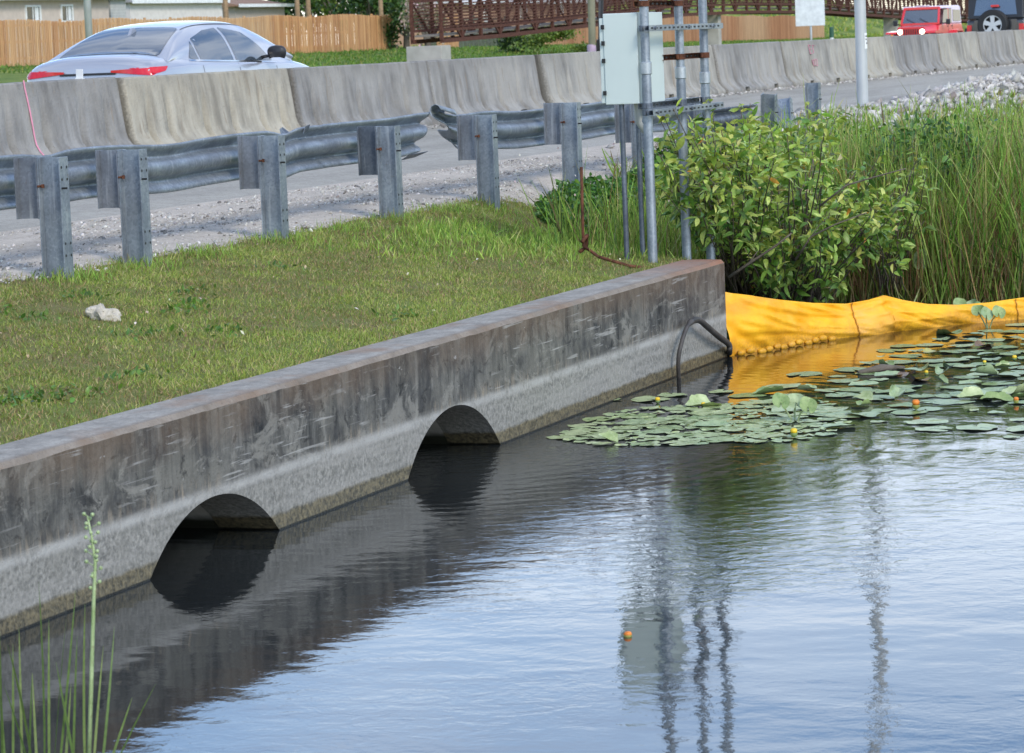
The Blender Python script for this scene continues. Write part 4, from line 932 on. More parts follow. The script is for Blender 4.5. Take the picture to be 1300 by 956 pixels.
right = [(1060, 478), (1110, 456), (1140, 440), (1200, 425), (1300, 412), (1360, 405), (1360, 500), (1300, 512), (1220, 512), (1150, 505), (1080, 492)]
scatter(right, 100, {'flat': 2, 'blue': 2, 'pale': 1, 'curl': .8, 'fold': .6, 'old': .3, 'brown': .25}, 20, (.55, .95))
scatter([(760, 505), (1300, 470), (1300, 560), (1200, 548), (760, 520)], 14, {'frag': 1, 'pale': .5}, 30)
scatter([(1000, 480), (1040, 470), (1100, 500), (1000, 505)], 4, {'flat': 1, 'blue': 1}, 40, (.8, 1.05))
for k, pr in protos.items():
    for o in pr:
        if o.name not in used: bpy.data.objects.remove(o)
# raised leaf clusters on stalks
for (px, py, k, l) in ((1232, 404, 3, 'cluster of raised lily leaves in front of the yellow boom'), (1010, 535, 3, 'group of upright lily leaves in the middle of the front patch'), (1255, 416, 3, 'low tuft of upright lily leaves right of the boom crease')):
    P = onz(px, py, 0); r_ = empty('lily_plant', tuple(P), label=l, cat='lily plant')
    for i in range(k):
        a = rng.normal(); c = P+np.array([.05*a, .08*(i-1), .07+.05*rng.random()])
        disc_leaf('leaf', r_, c, Vector((-.7, -.3+a*.4, .7)), (0, .4*a, 1), .05, .058, PADB if i % 2 else PADA, cup=.2)
        q = MB(); q.tube([tuple(c), tuple((np.array(c)+P)/2+np.array([.01, .01, 0])), (P[0], P[1], -.03)], .005, 6); setp(q.build('stalk', PADD), r_)
# yellow flower buds
YEL = simple('yellow_petal', lin(226, 190, 40), .5, 0, .1, 30); ORG = simple('orange_petal', lin(214, 122, 36), .5, 0, .25, 30)
flw = [(835, 512, 'yellow', 'withered brownish-yellow lily flower lying on a pad left of the front patch', .8), (893, 517, 'yellow', 'yellow lily bud low on the back edge of the front patch', .7), (1008, 556, 'yellow', 'yellow lily bud standing at the front edge of the patch', 1.), (1163, 522, 'orange', 'large orange-yellow lily bud right of the front patch', 1.15), (1176, 476, 'yellow', 'yellow lily bud beside the dark log among the pads', .7), (1288, 458, 'yellow', 'yellow lily bud near the right edge', .8), (1250, 462, 'yellow', 'small yellow bud between upright pads towards the right', .6), (1290, 512, 'orange', 'orange lily bud at the lower right corner of the pads', .8), (797, 808, 'orange', 'orange and red flower bud floating alone on the open water', .8)]
for px, py, c, l, s_ in flw:
    P = onz(px, py, 0); r_ = empty('lily_flower', (P[0], P[1], 0), label=l, cat='flower')
    q = MB(); q.lathe([(.002, -.022), (.018, -.016), (.027, .0), (.026, .014), (.016, .024), (.002, .024)], (0, 0, .05*s_ if py < 800 else .008), 'z', 14); s_ *= .72; b_ = q.build('petals', YEL if c == 'yellow' else ORG, r_, smooth=True); b_.scale = (s_, s_, s_)
    q = MB(); q.lathe([(.002, -.03), (.02, -.022), (.0285, -.006), (.028, .004)], (0, 0, .05*s_ if py < 800 else .008), 'z', 14); q.tube([(0, 0, .03*s_), (.01, 0, -.05)], .005, 6); b_ = q.build('sepals', PADA if c == 'yellow' else PADC, r_, smooth=True); b_.scale = (s_, s_, s_)
# dark driftwood
a, b = onz(1090, 473, .01), onz(1148, 467, .01)
m = MB(); m.tube([a, (a+b)/2+np.array([0, 0, .015]), b], [.014, .026, .012], 8); tag(m.build('driftwood', M['bark'], smooth=True), 'dark half-sunk stick floating among the lily pads', 'driftwood')
# ---- foreground emergent grass, each clump a plant
def clump(label, px, py, blades):
    P = onz(px, py, 0); r_ = empty('grass_clump', tuple(P), label=label, cat='grass')
    n = len(blades); B = []; D = []; L = []; W = []; Cc = []
    for (dx, topx, topy) in blades:
        b = onz(px+dx, py, 0); Z = 3800/proj(b)[2]; r = ray(topx, topy); k = math.hypot(b[0], b[1])/math.hypot(r[0], r[1]); t = EYE+r*k
        B.append(b-np.array([0, 0, .03])); D.append(t-b); L.append(np.linalg.norm(t-b)*1.06); W.append(.0042); Cc.append(lin(*random.choice([(98, 122, 64), (116, 136, 76), (88, 108, 56), (130, 144, 90)])))
    B, D = np.array(B), np.array(D); N = np.cross(D, np.cross(np.array([[.93, .36, 0]]), D)); N += .4*rng.normal(size=N.shape)*np.linalg.norm(N, axis=1, keepdims=True)
    setp(foliage('blades', 'blade', B, D, N, np.array(L), np.array(W), .10*rng.normal(size=n), 0, clean(np.array(Cc)), M['grass']), r_)
    return r_
clump('clump of narrow green blades at the lower left corner of the picture', 22, 985, [(-20, 2, 752), (-6, 16, 815), (6, 24, 790), (-14, -8, 800), (14, 38, 850), (20, 12, 700+160)])
clump('tallest clump of green blades left of the seed stalk', 60, 990, [(-16, 22, 792), (-4, 58, 735), (2, 60, 745+40), (6, 79, 778), (12, 97, 752), (-12, 40, 850), (20, 90, 860)])
cl = clump('clump of green blades with one tall seed stalk near the left edge', 112, 990, [(-20, 94, 802), (-4, 100, 753), (14, 148, 792), (4, 128, 815), (20, 190, 858), (-12, 72, 835), (16, 165, 880)])
sb = onz(112, 990, 0); Zs = math.hypot(sb[0], sb[1]); pts = []
for (x, y) in ((112, 988), (116, 860), (119, 760), (121, 715), (117, 685), (111, 655)):
    r = ray(x, y); pts.append(EYE+r*Zs/math.hypot(r[0], r[1]))
m = MB(); m.tube(pts, [.008, .007, .006, .005, .004, .0025], 6); setp(m.build('seed_stalk', PADD, smooth=True), cl)
m = MB()
for i, t in enumerate(np.linspace(.45, 1, 22)):
    k = t*(len(pts)-1); a = pts[int(min(k, len(pts)-2))]; b = pts[int(min(k, len(pts)-2))+1]; p = a+(b-a)*(k-int(min(k, len(pts)-2)))
    d = np.array([.3*math.sin(i*2.4), math.cos(i*2.4), .5])*(.012+.01*(i % 3)); m.tube([p, p+d], [.0015, .0015], 4); m.lathe([(.001, -.007), (.006, -.003), (.006, .003), (.001, .006)], tuple(p+d), 'z', 6)
setp(m.build('seed_heads', PADD, smooth=True), cl)

# ---- loose stones
SV, SF = stone_templ(1)
def stones(name, P, R, cols, label, cat='stones', stretch=.3):
    n = len(P); V = np.empty((n, len(SV), 3))
    for i in range(n):
        a = rng.random(3)*6.28; sc = R[i]*(1+stretch*rng.normal(size=3)); sc[2] *= .75; v = SV*(1+.28*rng.normal(size=(len(SV), 1)))*sc
        c, s_ = math.cos(a[0]), math.sin(a[0]); v = v@np.array([[c, -s_, 0], [s_, c, 0], [0, 0, 1]]); c, s_ = math.cos(a[1]*.2), math.sin(a[1]*.2); v = v@np.array([[1, 0, 0], [0, c, -s_], [0, s_, c]]); V[i] = v+P[i]
    Fq = (SF[None]+(np.arange(n)*len(SV))[:, None, None]).reshape(-1, 3)
    return tag(npmesh(name, V.reshape(-1, 3), Fq, M['stone'], None, np.repeat(clean((lambda q: .75*q.mean(1, keepdims=True)*np.array([[1.05, 1., .92]])+.25*q)(cvar(n, cols, .1))), len(SV), axis=0), smooth=False), label, cat, kind='stuff')
LS = [(3, (200, 194, 182)), (4, (178, 172, 162)), (3, (158, 152, 144)), (.8, (118, 114, 108)), (.2, (150, 124, 98))]
n = 17000; x = 12+rng.random(n)*16; y = 8.75+rng.random(n)**.8*1.75; y += .12*np.array([noise.noise((a, 7, 0)) for a in x]); kd = np.array([noise.noise((a*1.2, b*2, 5)) for a, b in zip(x, y)]) > rng.random(n)*.7-.45; x, y = x[kd], y[kd]; n = len(x)
P = np.stack([x, y, zgs(np.stack([x, y], 1))+.012], 1); stones('roadside_gravel', P, .004+.013*rng.random(n)**2.2, LS, 'loose limestone gravel along the shoulder behind the guardrail posts', 'gravel')
n = 7500; x = 29+rng.random(n)*26; y = 8.9+.55*rng.normal(size=n); P = np.stack([x, y, zgs(np.stack([x, y], 1))+.03], 1)
k = (np.array([noise.noise((a*.5, 3, 0)) for a in x]) > -.15) | (x > 37); P = P[k]; n = len(P); stones('rubble', P, .02+.06*rng.random(n)**2.6, LS, 'long heap of broken limestone rubble between the wild grass and the road', 'rubble')
n = 2600; x = 20+rng.random(n)*60; y = 13.86-np.abs(.10*rng.normal(size=n)); P = np.stack([x, y, zgs(np.stack([x, y], 1))+.03], 1); stones('barrier_foot_gravel', P, .008+.03*rng.random(n)**3, LS, 'gravel collected along the foot of the barriers', 'gravel')
# ============================================================ VEHICLES
def csp(P, n, closed=False):
    """Catmull-Rom through rows of an array -> n samples"""
    P = np.asarray(P, float); k = len(P); u = np.linspace(0, k-1, n); out = []
    for t in u:
        i = min(int(t), k-2); f = t-i; a, b, c, d = P[max(i-1, 0)], P[i], P[i+1], P[min(i+2, k-1)]
        out.append(.5*((2*b)+(c-a)*f+(2*a-5*b+4*c-d)*f*f+(3*b-a-3*c+d)*f**3))
    return np.array(out)
def loft(stations, nx, ns):
    """stations: list of (x, [(y,z)...]) half sections bottom to top centre; mirrored; returns V, F grid"""
    A = np.array([[(x, y, z) for y, z in sec] for x, sec in stations]); A = np.stack([csp(A[i], ns) for i in range(len(A))]); G = csp(A, nx)
    V = []; n = 2*ns-1
    for i in range(nx):
        row = [tuple(p) for p in G[i]]; V += row+[(p[0], -p[1], p[2]) for p in row[-2::-1]]
    return V, [(i*n+j, (i+1)*n+j, (i+1)*n+j+1, i*n+j+1) for i in range(nx-1) for j in range(n-1)]+[tuple(range(n)), tuple((nx-1)*n+j for j in range(n))[::-1]]
def round_poly(p, r=.03, k=4):
    out = []; n = len(p)
    for i in range(n):
        a, b, c = Vector(p[i-1]), Vector(p[i]), Vector(p[(i+1) % n]); d1 = (a-b); d2 = (c-b); q = min(r, d1.length*.4, d2.length*.4); s_, e = b+d1.normalized()*q, b+d2.normalized()*q
        for t in np.linspace(0, 1, k): out.append(tuple(s_*(1-t)**2+b*2*t*(1-t)+e*t*t))
    return out
def decal(name, bvh, poly, frm, off, mat, parent, step=.06, r=.03):
    """a patch of given outline lying on a body; frm(u,v)->(origin, direction)"""
    poly = round_poly(poly, r) if r else poly
    dense = []
    for a, b in zip(poly, poly[1:]+poly[:1]):
        L = math.hypot(b[0]-a[0], b[1]-a[1]); k = max(1, int(L/step)); dense += [(a[0]+(b[0]-a[0])*i/k, a[1]+(b[1]-a[1])*i/k) for i in range(k)]
    pts = list(dense); x0, x1 = min(p[0] for p in pts), max(p[0] for p in pts); y0, y1 = min(p[1] for p in pts), max(p[1] for p in pts)
    for x in np.arange(x0+step*.5, x1, step):
        for y in np.arange(y0+step*.5, y1, step):
            if inpoly(dense, x, y) and min((x-a)**2+(y-b)**2 for a, b in dense) > (step*.4)**2: pts.append((x, y))
    vs, _, fs, *_r = delaunay_2d_cdt([Vector(p) for p in pts], [], [list(range(len(dense)))], 1, 1e-5)
    V = []; ok = []
    for v in vs:
        o, d = frm(v.x, v.y); hit = bvh.ray_cast(Vector(o), Vector(d))
        if hit[0] is None: V.append(None); continue
        V.append(hit[0]-Vector(d)*off)
    m = MB(); idx = {}; VV = []
    for i, v in enumerate(V):
        if v is not None: idx[i] = len(VV); VV.append(v)
    m.add(VV, [[idx[i] for i in f] for f in fs if all(i in idx for i in f)]); return m.build(name, mat, parent, smooth=True)
def tyre(parent, c, R=.34, w=.22, spokes=10, rim=None, side=1, nm='wheel', rr=.66, axis='y', spw=.03):
    m = MB(); m.lathe([(R*rr, -w/2), (R*.93, -w/2), (R, -w/2+.03), (R, w/2-.03), (R*.93, w/2), (R*rr, w/2), (R*rr, -w/2)], (0, 0, 0), axis, 36)
    for k in range(44):      # tread blocks
        a = 2*PI*k/44; cc = (R+.002)
        p = (cc*math.cos(a), 0, cc*math.sin(a)) if axis == 'y' else (0, cc*math.cos(a), cc*math.sin(a))
        rot = Matrix.Rotation(-a, 3, 'Y') if axis == 'y' else Matrix.Rotation(a, 3, 'X')
        m.box(p, (.012, w*.85, R*.09) if axis == 'y' else (w*.85, .012, R*.09), rot=rot)
    t = m.build('wheel', M['black'], parent, auto=40); t.location = c
    q = MB(); e = side*(w/2-.02); ri = R*rr
    q.lathe([(ri, -w/2), (ri*.98, e), (ri*.9, e), (ri*.88, e-side*.05)], (0, 0, 0), axis, 36); q.lathe([(.001, e+side*.0), (R*.2, e), (R*.22, e-side*.04)], (0, 0, 0), axis, 24)
    q.lathe([(.001, e-side*.11), (ri, e-side*.11)], (0, 0, 0), axis, 24, 1)
    for k in range(spokes):
        a = 2*PI*k/spokes+PI/2; c_, s_ = math.cos(a), math.sin(a); n_ = (-s_, c_)
        pts = [(R*.16*c_+n_[0]*spw*1.15, R*.16*s_+n_[1]*spw*1.15), (ri*.94*c_+n_[0]*spw*1.5, ri*.94*s_+n_[1]*spw*1.5), (ri*.94*c_-n_[0]*spw*1.5, ri*.94*s_-n_[1]*spw*1.5), (R*.16*c_-n_[0]*spw*1.15, R*.16*s_-n_[1]*spw*1.15)]
        if axis == 'y': q.prism(pts, e-side*.03, e-side*.004, 'y')
        else: q.prism(pts, e-side*.03, e-side*.004, 'x')
    o = q.build('rim', [rim or M['rim'], M['black']], t, auto=30); return t
M['rim'] = simple('alloy', lin(196, 198, 200), .3, .6, .04)
def carpaint(name, col, metal=.3, rough=.28, coat=1.):
    t = NT(name); n = t.noise(t.geo(), 600, 2)
    t.fin(t.mix(t.mr(n, .4, .6, 0, .25), lin(*col), lin(*[min(255, int(k*1.12)) for k in col])), rough, metal, None, .5); t.bsdf.inputs['Coat Weight'].default_value = coat; t.bsdf.inputs['Coat Roughness'].default_value = .05; return t.mat
M['taillamp'] = simple('red_lens', lin(196, 20, 34), .15, 0, .1, 20, .7); M['chrome'] = simple('chrome', (.7, .7, .7), .12, 1., .02)
M['trim'] = simple('black_trim', (.02, .02, .022), .4); M['carglass'] = simple('car_glass', (.05, .065, .08), .03, .0, .05, 2, 1.); M['carglass'].node_tree.nodes['Principled BSDF'].inputs['IOR'].default_value = 1.8
def sedan():
    root = empty('sedan', (28.72, 15.98, 1.195), label='silver sedan driving behind the barriers, seen from its rear right corner', cat='car')
    P = carpaint('silver_paint', (172, 174, 180), .5, .3)
    sec = lambda hw, zb, zs, zt, ht: [(hw*.86, zb), (hw*.97, zb+.06), (hw, .52), (hw*.995, .66), (hw*.965, zs-.06), (hw*.93, zs), (hw*.80, zs+(zt-zs)*.6), (hw*.45, zt), (0, zt+.012)]
    st = [(0.0, sec(.74, .34, .82, .90, 0)), (.05, sec(.84, .27, .87, .975, 0)), (.20, sec(.89, .22, .90, 1.035, 0)), (.50, sec(.915, .20, .915, 1.055, 0)), (1.0, sec(.925, .19, .925, 1.05, 0)), (1.8, sec(.925, .18, .915, 1.02, 0)), (2.6, sec(.925, .18, .905, 1.0, 0)), (3.2, sec(.92, .18, .90, .99, 0)), (3.8, sec(.91, .19, .88, .95, 0)), (4.4, sec(.88, .2, .80, .86, 0)), (4.75, sec(.80, .24, .68, .73, 0)), (4.86, sec(.68, .32, .6, .64, 0))]
    m = MB(); V, Fs = loft(st, 90, 26); m.add(V, Fs)
    gz = [(.42, .99, 0), (.75, 1.14, .10), (1.05, 1.255, .3), (1.40, 1.355, .6), (1.8, 1.405, .9), (2.25, 1.42, 1.), (2.7, 1.40, .9), (3.05, 1.33, .6), (3.4, 1.20, .3), (3.85, .985, 0)]
    gs = []
    for x, zt, k in gz:
        zb = .86; h = zt-zb; hb = .86; tw = hb-.30*min(1, h/.56)
        gs.append((x, [(hb, zb), (hb-.015, zb+h*.15), (hb-.05-.05*h, zb+h*.4), ((hb*.45+tw*.55), zb+h*.66), (tw+.02, zb+h*.86), (tw-.06, zb+h*.955), (tw*.55, zb+h*.99), (tw*.25, zt), (0, zt+.004)]))
    V2, F2 = loft(gs, 70, 26); m.add(V2, F2)
    body = m.build('body', P, root, smooth=True); body.data.set_sharp_from_angle(angle=math.radians(60))
    bvh = BVHTree.FromPolygons([v.co.copy() for v in body.data.vertices], [tuple(p.vertices) for p in body.data.polygons])
    side = lambda s_: (lambda u, v: ((u, s_*2, v), (0, -s_, 0)))
    rear = lambda u, v: ((-1, u, v), (1, 0, 0))
    top = lambda u, v: ((u, v, 3), (0, 0, -1))
    for s_ in (-1, 1):
        decal('side_window', bvh, [(.98, .985), (1.20, .96), (1.20, 1.185)], side(s_), .004, M['carglass'], root, .05, .02)
        decal('side_window', bvh, [(1.25, .955), (2.10, .935), (2.10, 1.325), (1.72, 1.30), (1.25, 1.205)], side(s_), .004, M['carglass'], root, .06, .03)
        decal('side_window', bvh, [(2.17, .935), (3.18, .92), (2.98, 1.10), (2.68, 1.27), (2.17, 1.33)], side(s_), .004, M['carglass'], root, .06, .03)
        decal('window_trim', bvh, [(.94, .955), (3.26, .892), (3.26, .905), (.96, .972)], side(s_), .006, M['chrome'], root, .05, 0)
        for xx in (1.18, 2.16, 3.22): decal('door_seam', bvh, [(xx, .35), (xx+.012, .35), (xx+.012, .90), (xx, .90)], side(s_), .002, M['trim'], root, .05, 0)
        for xx in (1.30, 2.28):
            h = MB(); h.box((xx, s_*.935, .80), (.19, .03, .028), ch=.008); h.build('door_handle', P, root)
        mi = MB(); V, Fs = loft([(0, [(.06, -.06), (.085, -.02), (.09, .03), (.06, .06), (0, .075)]), (.05, [(.10, -.075), (.12, -.02), (.12, .03), (.085, .07), (0, .085)]), (.14, [(.07, -.05), (.085, -.02), (.085, .03), (.06, .05), (0, .06)])], 12, 12)
        mi.add([(p[0]+2.86, s_*(1.04)+p[1], p[2]+1.01) for p in V], Fs); mi.bar((2.92, s_*.84, .96), (2.94, s_*.98, .98), .06, .035); mi.build('mirror', M['trim'], root, smooth=True)
        tl = decal('tail_light', bvh, [(s_*.30, .885), (s_*.90, .905), (s_*.92, .845), (s_*.80, .815), (s_*.30, .862)][::s_], rear, .012, M['taillamp'], root, .05, .02)
        decal('tail_light', bvh, [(.0, .905), (.34, .912), (.24, .86), (.05, .83)], side(s_), .012, M['taillamp'], root, .05, .02)
        decal('roof_seam', bvh, [(1.3, s_*.54), (3.0, s_*.55), (3.0, s_*.565), (1.3, s_*.555)], top, .003, M['trim'], root, .06, 0)
        for xx in (.92, 3.88): tyre(root, (xx, s_*.80, .335), .335, .215, 10, side=s_)
    decal('rear_window', bvh, [(.52, .64), (.40, -.64*0-.56), (1.02, -.44), (1.30, -.50)][:0] or [(.50, -.66), (.50, .66), (1.36, .50), (1.36, -.50)], top, .005, M['carglass'], root, .07, .08)
    decal('windscreen', bvh, [(3.74, -.70), (3.74, .70), (2.98, .54), (2.98, -.54)], top, .005, M['carglass'], root, .07, .08)
    decal('lamp_bar', bvh, [(-.36, .862), (.36, .862), (.36, .838), (-.36, .838)], rear, .010, M['trim'], root, .05, 0)
    decal('boot_seam', bvh, [(-.60, .80), (.60, .80), (.60, .79), (-.60, .79)], rear, .004, M['trim'], root, .05, 0)
    decal('number_plate', bvh, [(-.16, .72), (.16, .72), (.16, .60), (-.16, .60)], rear, .012, M['white'], root, .05, 0)
    a = MB(); a.prism([(1.02, 1.22), (1.24, 1.30), (1.20, 1.345), (1.14, 1.35)], -.018, .018, 'y'); a.build('antenna', P, root, smooth=False)
    b = MB(); b.box((.0, 0, .42), (.10, 1.5, .16), ch=.03); b.build('rear_bumper', M['trim'], root)
sedan()
bpy.data.objects['sedan'].scale = (.92, .955, .975)
def offroader(loc, rz, body, top, label, lamps=False, rearview=False):
    """x=0 at the front bumper face, vehicle extends to +x"""
    root = empty('off_roader', loc, rz, label=label, cat='off-roader')
    P = carpaint('paint_'+body[0], body[1], .0, .3); Tm = simple('hardtop_'+body[0], lin(*top), .45, 0, .05, 4)
    b = MB(); b.prism([(1.15, .52), (1.15, 1.12), (1.55, 1.17), (4.02, 1.17), (4.08, 1.10), (4.08, .60), (3.95, .52)], -.76, .76, 'y')
    V, Fs = loft([(.28, [(.46, .62), (.50, .70), (.52, .88), (.49, 1.03), (.40, 1.09), (0, 1.11)]), (.75, [(.54, .62), (.58, .70), (.60, .92), (.57, 1.06), (.46, 1.13), (0, 1.15)]), (1.22, [(.64, .62), (.70, .70), (.73, .95), (.70, 1.10), (.58, 1.165), (0, 1.18)])], 20, 14); b.add(V, Fs)
    o = b.build('body', P, root, auto=30); bv = o.modifiers.new('b', 'BEVEL'); bv.width = .025; bv.segments = 2; bv.limit_method = 'ANGLE'
    g = MB(); g.box((.25, 0, .87), (.07, 1.02, .46), ch=.03); gr = g.build('grille', P, root)
    s_ = MB()
    for k in range(7): s_.box((.212, (k-3)*.083, .88), (.012, .040, .28), ch=.004)
    s_.build('grille_slot', M['black'], gr)
    lm = NT('headlamp'); lm.fin(lin(255, 244, 220), .2)
    if lamps: lm.bsdf.inputs['Emission Color'].default_value = (1, .86, .62, 1); lm.bsdf.inputs['Emission Strength'].default_value = 6
    for k in (-1, 1):
        h = MB(); h.lathe([(.001, .19), (.07, .192), (.088, .205), (.09, .23)], (0, k*.415, .92), 'x', 24); h.build('headlight', lm.mat, root, smooth=True)
        h = MB(); h.lathe([(.09, .2), (.104, .2), (.104, .24)], (0, k*.415, .92), 'x', 24); h.build('headlight_ring', M['chrome'], root, smooth=True)
        f = MB(); f.prism([(.12, .86), (.18, .93), (.95, .97), (1.22, .90), (1.32, .62), (1.28, .58), (1.1, .84), (.3, .84)], k*.55, k*.93, 'y'); f.build('fender', P if lamps else M['trim'], root, auto=30)
        f = MB(); f.prism([(2.75, .62), (2.85, .93), (3.62, .95), (3.85, .62), (3.78, .6), (3.55, .88), (2.92, .88), (2.85, .6)], k*.70, k*.93, 'y'); f.build('fender', P if lamps else M['trim'], root, auto=30)
        f = MB(); f.lathe([(.001, .13), (.04, .132), (.045, .15)], (0, k*.70, .80), 'x', 12); f.build('indicator', simple('amber', lin(240, 140, 30), .2), root)
        mi = MB(); mi.box((1.52, k*1.0, 1.24), (.07, .16, .20), ch=.03); mi.bar((1.55, k*.76, 1.18), (1.52, k*.95, 1.2), .05, .04); mi.build('mirror', M['trim'], root)
        w = MB(); w.prism([(1.62, 1.21), (1.80, 1.68), (2.30, 1.70), (2.30, 1.21)], k*.752, k*.758, 'y'); w.build('side_window', M['carglass'], root)
        w = MB(); w.prism([(2.42, 1.21), (2.42, 1.70), (2.78, 1.70), (2.78, 1.21)], k*.752, k*.758, 'y'); w.build('side_window', M['carglass'], root)
        w = MB(); w.prism([(2.95, 1.25), (2.95, 1.68), (3.85, 1.66), (3.92, 1.25)], k*.752, k*.758, 'y'); w.build('side_window', M['carglass'], root)
        for xx in (1.58, 2.36, 2.86): 
            d = MB(); d.box((xx, k*.762, .88), (.012, .004, .56)); d.build('door_seam', M['trim'], root)
        for xx in (2.25, 2.76):
            d = MB(); d.box((xx, k*.775, 1.08), (.12, .02, .035), ch=.006); d.build('door_handle', M['trim'], root)
        t = MB(); t.box((4.09, k*.70, .92), (.06, .13, .22), ch=.01); t.build('tail_light', M['taillamp'], root)
        for xx in (.68, 3.28): tyre(root, (xx, k*.80, .40), .40, .26, 5, side=k, spw=.035)
    fr = MB(); x0, x1 = 1.30, 1.62
    for k in (-1, 1): fr.bar((x0, k*.70, 1.16), (x1, k*.65, 1.76), .07, .09)
    fr.bar((x1, -.67, 1.755), (x1, .67, 1.755), .09, .09); fr.bar((x0-.01, -.72, 1.19), (x0-.01, .72, 1.19), .09, .07); fr.build('windscreen_frame', P, root)
    w = MB(); w.add([(x0+.0, -.67, 1.21), (x0+.0, .67, 1.21), (x1, .63, 1.74), (x1, -.63, 1.74)], [(0, 1, 2, 3)]); w.build('windscreen', M['carglass'], root)
    for k in (-.35, .15):
        wp = MB(); wp.bar((x0-.03, k, 1.22), (x0+.06, k+.38, 1.40), .014, .014); wp.build('wiper', M['trim'], root)
    h = MB(); h.prism([(1.60, 1.72), (1.60, 1.80), (1.75, 1.83), (3.80, 1.83), (3.95, 1.78), (4.07, 1.18), (4.0, 1.18), (1.64, 1.705)][:6]+[(2.85, 1.18), (2.85, 1.71)], -.74, .74, 'y')
    o = h.build('hardtop', Tm, root); bv = o.modifiers.new('b', 'BEVEL'); bv.width = .03; bv.segments = 3; bv.limit_method = 'ANGLE'
    for k in (-1, 1):
        pl = MB(); pl.box((2.355, k*.73, 1.45), (.09, .04, .54)); pl.build('pillar', P, root)
    rw = MB(); rw.add([(4.062, -.58, 1.28), (4.062, .58, 1.28), (3.975, .52, 1.70), (3.975, -.52, 1.70)], [(0, 1, 2, 3)]); rw.build('rear_window', M['carglass'], root)
    bp = MB(); bp.box((.06, 0, .56), (.16, 1.6, .16), ch=.03); bp.build('bumper', M['trim'], root); bp = MB(); bp.box((4.16, 0, .56), (.14, 1.55, .16), ch=.03); bp.build('bumper', M['trim'], root)
    tg = MB(); tg.box((4.09, 0, .88), (.03, 1.15, .56), ch=.01); tg.build('tailgate', P, root)
    tyre(root, (4.27, -.02, 1.02), .40, .24, 5, side=1, axis='x', rr=.64, spw=.042)
    b3 = MB(); b3.box((4.10, 0, 1.52), (.05, .22, .06), ch=.01); b3.build('brake_light', M['taillamp'], root)
    ax = MB(); ax.tube([(.68, -.75, .4), (.68, .75, .4)], .05, 8); ax.tube([(3.28, -.75, .4), (3.28, .75, .4)], .05, 8); ax.box((2.0, 0, .5), (3.0, .8, .12)); ax.build('chassis', M['black'], root)
    if lamps:
        lp_ = MB(); lp_.box((1.7, 0, 1.845), (.1, .5, .03)); lp_.build('roof_strip', Tm, root)
    return root
pr = onz(1160, 44, .96+.92-.05); 
offroader((106.5, 25.6, zg(106.5, 25.6)+.03), math.radians(-4), ('red', (204, 30, 40)), (226, 214, 226), 'red off-roader with a white hardtop coming towards the camera with its headlights on', lamps=True)
od = offroader((79.4+4.25, 16.78, 1.2-.0018*34-.08), PI, ('charcoal', (38, 40, 44)), (32, 34, 38), 'dark grey off-roader seen from behind with a spare wheel on its tailgate', lamps=False)

# ============================================================ BACKGROUND: fence, houses, bridge, poles, trees
M['picket'] = m_wood('cedar_pickets', (176, 124, 82), (208, 162, 112)); M['picket2'] = m_wood('brown_boards', (150, 104, 72), (178, 130, 94), .2)
def picket_fence(x0, x1, y, zb, zt, label, mat, gap=.03, y1=None, board=.14):
    root = empty('picket_fence', (x0, y, zb(x0)), label=label, cat='fence'); y1 = y if y1 is None else y1
    L = x1-x0; nb = int(L/(board)); gap = gap*2.0; npn = max(1, int(round(L/2.44))); per = nb/npn
    for k in range(npn):
        m = MB(); a, b = int(k*per), int((k+1)*per)
        for i in range(a, b):
            x = x0+i*board; t = (x-x0)/L; yy = y+(y1-y)*t; w = board-gap*(.4+.9*random.random()); h = zt(x)-zb(x)+.03*random.random()+.05*math.sin(x*.8); z0 = zb(x)-.05
            for s_, dx in ((-1, 0), (1, board/2)):
                if s_ == 1 and (i % 2): continue
                m.prism([(x+dx-w/2, z0), (x+dx+w/2, z0), (x+dx+w/2, z0+h-.0), (x+dx+w/2-.03, z0+h+.045), (x+dx-w/2+.03, z0+h+.045), (x+dx-w/2, z0+h)], yy+s_*.03-.009, yy+s_*.03+.009, 'y')
        xa, xb = x0+a*board, x0+b*board
        for hh in (.3, .95, 1.6): m.box(((xa+xb)/2, y+(y1-y)*((xa+xb)/2-x0)/L, zb(xa)+hh), (xb-xa, .035, .09))
        setp(m.build('panel', mat), root)
        p = MB(); p.box((xb, y+(y1-y)*(xb-x0)/L+.07, zb(xb)+.9), (.09, .09, 1.85)); setp(p.build('post', mat), root)
gzf = lambda y: (lambda x: zg(x, y))
picket_fence(86, 141.8, 61, gzf(61), lambda x: zg(x, 61)+1.78, 'long new cedar picket fence behind the silver sedan', M['picket'])
picket_fence(147.5, 150.6, 61, gzf(61), lambda x: zg(x, 61)+1.25, 'short orange picket fence piece under the left end of the footbridge', M['picket'])
picket_fence(163, 226.0, 61, gzf(61), lambda x: zg(x, 61)+1.78+.0*x, 'brown board fence running on behind the footbridge and cabinet', M['picket2'], .012)
picket_fence(150.8, 163, 63, gzf(63), lambda x: zg(x, 63)+1.35, 'shaded low fence behind the bushes under the footbridge', simple('grey_green_boards', lin(92, 98, 84), .9, 0, .3, 3), .05)

